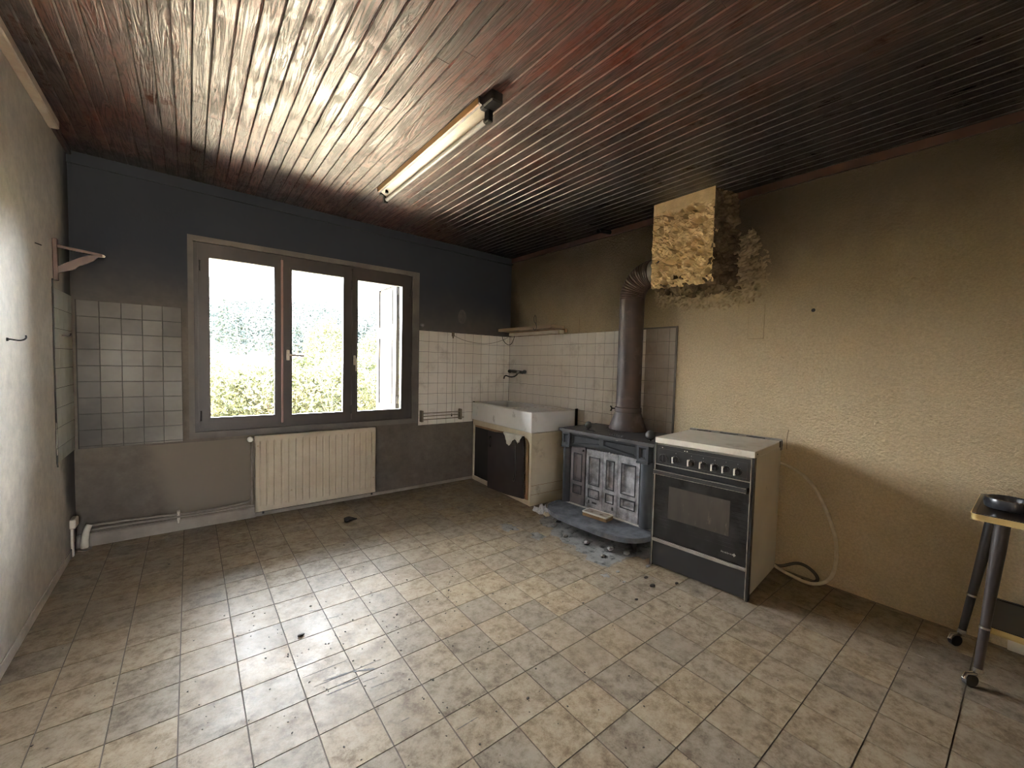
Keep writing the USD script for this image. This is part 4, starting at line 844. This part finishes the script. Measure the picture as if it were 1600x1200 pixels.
obj('hook_plate', [bx(-.016, .016, -.006, .009, 1.60, 1.645, .003), bx(-.006, .006, -.008, .008, 1.58, 1.605, .003)], 'rack_wood', pc)
rk = thing('towel_rack', 'small wooden towel rack with three rods on the tiles beside the window', 'rack', (1.888, B - .006, 0))
for x in (0, .462): obj('peg', bx(x - .012, x + .012, -.05, .0, .695, .812, .004), 'rack_wood', rk)
for y, z, xe in ((-.042, .785, .475), (-.03, .752, .462), (-.04, .718, .50)): obj('rod', tube([(0, y, z), (xe, y, z)], .0045, 8), 'rack_wood', rk, smooth=50)
wk = thing('wall_plug', 'small round dark knob on the wall at the upper corner of the tiles', 'knob', (1.895, B, 1.695))
obj('knob', lathe([(0, 0), (.022, 0), (.02, .012), (.012, .02), (0, .021)], 18, (0, 0, 0), '-y'), 'casing_paint', wk, smooth=40)
br = thing('shelf_bracket', 'old wooden shelf bracket with a curved brace on the left wall', 'bracket', (LX, 3.535, 0))
obj('back_plate', bx(0, .020, -.017, .017, 1.732, 1.972, .003), 'bracket_wood', br)
obj('arm', polyxz([(.018, 1.938), (.205, 1.915), (.205, 1.900), (.018, 1.922)], -.012, .012), 'bracket_wood', br)
lo = [(.02, 1.775), (.05, 1.79), (.085, 1.806), (.105, 1.83), (.135, 1.846), (.165, 1.868), (.185, 1.895), (.206, 1.899)]
up = [(.200, 1.906), (.165, 1.905), (.125, 1.888), (.09, 1.866), (.055, 1.842), (.02, 1.815)]
obj('brace', polyxz(lo + up, -.008, .008), 'bracket_wood', br)
obj('arm_tip', ball((.208, 0, 1.905), .009, 2), 'dirty_cream', br, smooth=True)
def hook(label, y, z, s=1.0):
    h = thing('wall_hook', label, 'hook', (LX, y, z))
    obj('hook', tube([(-.002, 0, 0), (.02 * s, .0, -.001), (.042 * s, 0, -.002), (.052 * s, 0, .004), (.054 * s, .0, .02 * s)], .003, 8, 24), 'blackened', h, smooth=50)
    obj('rosette', lathe([(0, 0), (.008, 0), (.006, .006), (0, .007)], 12, (0, 0, 0), 'x'), 'blackened', h, smooth=50)
hook('bent nail hook on the bare plaster of the left wall', 2.72, 1.366)
hook('bent hook on the tiles of the left wall', 3.66, 1.42, .8)
nl = thing('bent_nail', 'small bent nail high on the left wall beside the bracket', 'nail', (LX, 3.18, 1.87)); obj('nail', tube([(0, 0, 0), (.012, .004, -.004), (.02, .012, -.006)], .0025, 6), 'blackened', nl)
cb = thing('wall_cable', 'dark cable running down the edge of the left wall tiles', 'cable', (LX + .005, 3.476, 0))
obj('cable', tube([(0, 0, 1.735), (.0, .001, 1.4), (.0, .0, 1.0), (.0, .0, .68), (.001, -.004, .66), (.002, -.002, .652)], .0035, 8, 60), 'wire_black', cb, smooth=50)

# ------------------------------------------------------------------ things lying about
lz = HZ + .003
gr = thing('grate_tray', 'chipped enamel grate tray leaning on the hearth plate before the stove doors', 'tray', (S_O[0], S_O[1], 0), -90 + 3.5)
def tr_(m):
    m = m.copy(); m.apply_transform(trimesh.transformations.rotation_matrix(math.radians(4), (0, 0, 1), (.4, -.09, lz))); return m
a0, a1, b0, b1 = .285, .51, -.135, -.03
P = sbox(a0, b0, a1, b1).buffer(-.012).buffer(.012)
holes = [Point(a0 + .065, b0 + .05).buffer(.014), Point(a0 + .155, b0 + .045).buffer(.017), Point(a0 + .2, b0 + .08).buffer(.008)]
obj('tray_top', tr_(flat(P.buffer(-.008).difference(unary_union(holes)), .008, lz + .026)), 'grate_rust', gr)
obj('rim', tr_(flat(P.difference(P.buffer(-.010)), .010, lz + .026)), 'grate_enamel', gr, label='white enamel rim')
obj('tray_side', tr_(flat(P.buffer(-.002), .027, lz + .0)), 'grate_brown', gr)
pf = thing('plastic_scrap', 'crumpled clear plastic and paper scrap on the floor left of the hearth', 'litter', (2.50, 2.70, 0))
def crump(seed, sx, sy, sz):
    def f(u, v):
        p = np.stack([(u - .5) * sx, (v - .5) * sy, 0 * u], -1)
        z = np.abs(meshkit.fbm(p * 38 + seed, 3, seed) - .42) * sz * 3 + .003
        e = np.minimum(np.minimum(u, 1 - u), np.minimum(v, 1 - v)); z = z * np.clip(e / .12, .15, 1)
        p[..., 0] += (meshkit.fbm(p * 20, 2, seed + 1) - .5) * .05; p[..., 1] += (meshkit.fbm(p * 20, 2, seed + 2) - .5) * .05; p[..., 2] = z; return p
    m = grid(f, 26, 22); b = m.copy(); b.vertices -= (0, 0, .0012); b.invert(); return cat([m, b])
m = crump(3, .14, .12, .055); obj('film', m, 'plastic_film', pf)
m = crump(8, .06, .05, .05); m.apply_translation((-.05, -.10, 0)); obj('paper', m, 'yellowed_paper', pf)
def chunk(name, label, c, x, y, s, m, seed, group=None, h=.45, z=0):
    t = thing(name, label, c, (x, y, z), group=group)
    b = ball((0, 0, 0), 1, 2); p = b.vertices; b.vertices = p * (0.65 + .7 * meshkit.fbm(p * 1.6 + seed, 3, seed))[:, None] * (s[0], s[1], s[0] * h)
    b.vertices[:, 2] -= b.vertices[:, 2].min(); obj('piece', b, m, t)
t = thing('charred_stick', 'charred bit of wood lying on the tiles before the radiator', 'debris', (1.025, 3.43, 0))
obj('piece', [tube([(-.035, .012, .012), (-.01, .0, .018), (.025, -.004, .012), (.055, -.014, .008)], [.014, .017, .010, .005], 8, 12), ball((-.028, -.008, .012), .016, 1)], 'char', t)
chunk('charred_chip', 'brown charred chip in the bright middle of the floor', 'debris', .405, 2.095, (.016, .008), 'char', 31, h=.3)
CH = ((2.372, 1.53, .020, 'grey chip right at the lower left corner of the cooker'), (2.235, 1.45, .016, 'dark chip out in front of the left half of the cooker'), (2.08, 1.50, .013, 'grey chip farthest out on the floor from the cooker front'), (2.33, 1.30, .014, 'dark chip close under the middle of the cooker front'), (2.18, 1.37, .020, 'largest dark chip on the floor before the cooker'), (1.98, 1.34, .012, 'small dark chip alone on a tile well before the cooker'), (2.15, 1.60, .016, 'grey chip at the tip of the torn vinyl by the stove'))
for k, (x, y, s, lab) in enumerate(CH):
    chunk('floor_chip', lab, 'debris', x, y, (s, s * .6), 'cement_chip' if k in (0, 6, 2) else 'char', 40 + k, 'chips before the cooker', .35)
LU = ((2.30, 2.0, .026, 'lump under the middle of the hearth edge'), (2.36, 1.83, .03, 'lump under the right half of the hearth edge'), (2.26, 2.18, .022, 'small lump left of the middle, at the hearth front'), (2.33, 2.38, .03, 'lump under the left front of the hearth'), (2.40, 1.72, .028, 'lump under the right end of the hearth'), (2.24, 1.80, .018, 'smallest lump, out on the concrete before the hearth'), (2.42, 2.46, .03, 'lump under the left tip of the hearth'))
for k, (x, y, s, lab) in enumerate(LU):
    chunk('cement_lump', 'loose grey cement ' + lab, 'debris', x, y, (s, s * .7), 'cement_chip', 60 + k, 'lumps under the hearth', .5)
chunk('white_crumb', 'tiny white crumb on the floor before the sink cupboard', 'debris', 2.28, 3.05, (.008, .006), 'white_plastic', 77)
cr = []
r = random.Random(5)
for k in range(420):
    if k < 300: x, y = r.gauss(.75, .55), r.gauss(1.75, .55)
    else: x, y = r.uniform(-.5, 2.9), r.uniform(.2, 3.8)
    if not (LX + .03 < x < 2.95 and y < 3.8): continue
    s = r.uniform(.0015, .0055) * (1.6 if r.random() < .1 else 1)
    b = trimesh.creation.icosphere(0, 1.0); b.vertices *= (s, s * r.uniform(.4, 1), s * .4)
    a = r.uniform(0, 3.1); b.apply_transform(trimesh.transformations.rotation_matrix(a, (0, 0, 1))); b.apply_translation((x, y, s * .3)); cr.append(b)
tag(obj('floor_crumbs', cr, 'crumb'), 'scattered dark crumbs and specks on the floor tiles', 'debris', kind='stuff')

# dark scrape marks rubbed into the vinyl
SC = [((.358, 1.808), (.526, 1.805), .004), ((.381, 1.729), (.653, 1.725), .005), ((.411, 1.657), (.533, 1.653), .006), ((.479, 2.283), (.526, 2.27), .007), ((.529, 2.167), (.591, 2.155), .004), ((.542, 1.641), (.605, 1.633), .003), ((.564, 1.59), (.654, 1.581), .003),
      ((.551, 1.516), (.672, 1.51), .003), ((.599, 1.37), (.629, 1.369), .004), ((.74, 1.221), (.835, 1.221), .004), ((.42, 1.74), (.529, 1.722), .014), ((.529, 1.722), (.62, 1.68), .018), ((.453, 1.681), (.544, 1.667), .011)]
rs = np.random.default_rng(12); sc = []
for (x0, y0), (x1, y1), w in SC:
    n = 14; t = np.linspace(0, 1, n); p = np.c_[x0 + (x1 - x0) * t, y0 + (y1 - y0) * t]; h = w / 2 * np.clip(np.minimum(t, 1 - t) * 6, .1, 1) * rs.uniform(.25, 1.1, n)
    sc.append(poly(np.vstack([p + np.c_[0 * h, h], (p - np.c_[0 * h, h * rs.uniform(.4, 1, n)])[::-1]]), .0004, .0002))
tag(obj('floor_scuffs', sc, 'scuff'), 'dark scrape marks rubbed into the vinyl in the middle of the floor', 'marks', kind='stuff')

# ------------------------------------------------------------------ garden and hills beyond the window
GZ = -.35
struct('garden_ground', cat([bx(-60, 90, B + WT, 12.5, GZ - .3, GZ), bx(-60, 90, -40, YF - .25, GZ - .3, -.02), bx(-60, LX - .25, YF - .25, B + WT, GZ - .3, GZ), bx(3.7, 90, YF - .25, B + WT, GZ - .3, GZ)]), 'gravel', label='pale gravel yard outside the window')
def field(u, v):
    x = -220 + 560 * u; y = 12.5 + 110 * v
    return np.stack([x, y, GZ + (1.75 - GZ) * np.clip(v * 1.6, 0, 1) ** .6 + 0 * u], -1)
f_ = grid(field, 20, 30)
if f_.face_normals.mean(0)[2] < 0: f_.invert()
struct('field', f_, 'dry_field', label='dry grass field rising beyond the bushes')
def leaves(x, y, w, h, n, seed, size=(.030, .062), z=0.):
    rr = np.random.default_rng(seed)
    d = rr.normal(size=(n, 3)); d /= np.linalg.norm(d, axis=1, keepdims=True); rad = rr.uniform(.55, 1.0, n) ** .5
    lob = .70 + .55 * meshkit.fbm(d * 1.8 + seed, 3, seed)
    c = d * (rad * lob)[:, None] * (w, w * .8, h * .5) + (0, 0, h * .5); c[:, 2] = np.maximum(c[:, 2], .04)
    s = rr.uniform(*size, n); u = rr.normal(size=(n, 3)) + d * .3; u /= np.linalg.norm(u, axis=1, keepdims=True); q = np.cross(u, rr.normal(size=(n, 3))); q /= np.linalg.norm(q, axis=1, keepdims=True); nn = np.cross(u, q)
    a, b, e, f = c - u * s[:, None], c + q * (s * .5)[:, None] + nn * (s * .15)[:, None], c + u * s[:, None], c - q * (s * .5)[:, None] + nn * (s * .15)[:, None]
    v = np.stack([a, b, e, f], 1).reshape(-1, 3) + (x, y, z); k = np.arange(n) * 4
    return v, np.vstack([np.c_[k, k + 1, k + 2], np.c_[k, k + 2, k + 3]])
def hill_z(x, y):
    t = np.clip((y - 118) / 150, 0, 1); ridge = 19 + 5 * np.sin(x * .013 + 1) + 5 * np.sin(x * .031)
    return 1.6 + ridge * t ** .75
def hillf(u, v):
    x = -320 + 800 * u; y = 116 + 190 * v; return np.stack([x, y, hill_z(x, y)], -1)
h_ = grid(hillf, 80, 40)
if h_.face_normals.mean(0)[2] < 0: h_.invert()
struct('hillside', h_, 'hill_forest', label='slope of the wooded hill')
r = random.Random(11); cs = []
for k in range(1100):
    y = 120 + 165 * r.random() ** 1.1; x = (r.uniform(-.35, 1.15)) * y * 1.05; s = r.uniform(1.5, 3.0); cs.append(trimesh.Trimesh(*leaves(x, y, s, s * r.uniform(2.2, 3.2), 110, 900 + k, (.35, .8), float(hill_z(x, y)) - .3), process=False))
tag(obj('hill_trees', cs, 'hill_forest'), 'dense woodland covering the far hill', 'forest', kind='stuff')
cs, tk = [], []
r = random.Random(4)
for k in range(26):
    y = r.uniform(88, 108); x = -18 + k * 4.6 + r.uniform(-1.5, 1.5); r_, h = r.uniform(2.0, 2.9), r.uniform(6.5, 10.5); rr = random.Random(50 + k)
    for q in range(7):
        f = q / 6; w = r_ * (1 - .82 * f); cs.append(trimesh.Trimesh(*leaves(x, y, w, h * .34, int(60 + 90 * (1 - f)), (50 + k) * 10 + q, (.22, .5), 1.6 + h * (.02 + .74 * f)), process=False))
    tk.append(tube([(x, y, 1), (x, y, 1.6 + h * .5)], [.3, .15], 8))
belt = thing('conifer_belt', 'belt of dark conifers along the foot of the wooded hill', 'trees'); tag(belt, kind='stuff')
obj('crowns', cs, 'conifer', belt, kind='stuff'); obj('trunks', tk, 'bark', belt, kind='stuff')
def stems(x, y, w, h): return [tube([(x, y, 0), (x + .15 * w * math.cos(g), y + .15 * w * math.sin(g), h * .35), (x + .5 * w * math.cos(g + .3), y + .4 * w * math.sin(g + .3), h * .75)], [.022, .015, .006], 6, 8) for g in (0.3, 1.6, 2.7, 4.1, 5.3)]
thick = thing('thicket', 'long thicket of yellow-green leafy bushes outside the window', 'bushes', (0, 0, GZ)); tag(thick, kind='stuff')
r = random.Random(9); k = 0; LV = {'leaf_yellow_green': [], 'leaf_green': []}; ST = []
for row, (yy, hh) in enumerate(((8.2, 1.45), (10.2, 1.62), (12.0, 1.75))):
    for x in np.arange(-3.5 - row * .4, 9.5 + row, .95 + .1 * row):
        vis = -.2 < x < 4.6
        tall = 1.0 if x / yy < .145 else 1.12
        if row == 2 and x / yy < .15: tall = .92
        a = (x + r.uniform(-.2, .2), yy + r.uniform(-.4, .4), r.uniform(.75, .95), hh * tall * r.uniform(.93, 1.05))
        LV['leaf_yellow_green' if r.random() < .62 else 'leaf_green'].append(leaves(*a, 3600 if vis else 1500, 200 + k)); ST += stems(*a); k += 1
for m, parts in LV.items():
    obj('foliage', [trimesh.Trimesh(*p, process=False) for p in parts], m, thick, kind='stuff')
obj('stems', ST, 'bark', thick, kind='stuff')
for (x, y, w, h, n, sd, lab) in ((3.35, 13.6, .8, 2.95, 5200, 400, 'tallest bush behind the thicket, rising in the middle light of the window'), (5.0, 13.7, .85, 2.65, 5200, 401, 'broad high bush behind the thicket, seen beside the open shutter')):
    t = thing('leafy_bush', lab, 'bush', (x, y, GZ)); obj('foliage', leaves(0, 0, w, h, n, sd), 'leaf_yellow_green', t); obj('stem', stems(0, 0, w, h), 'bark', t)
for lab, za, zb in (('upper of two overhead cables outside', 7.4, 6.7), ('lower of two overhead cables outside', 4.6, 3.6)):
    t = thing('overhead_cable', lab, 'cable', (0, 0, 0)); obj('cable', tube([(-30, 60, za + 2.6), (-5, 60, za), (10, 60, zb - .3), (45, 60, zb + .4)], .03, 5, 40), 'wire_black', t)
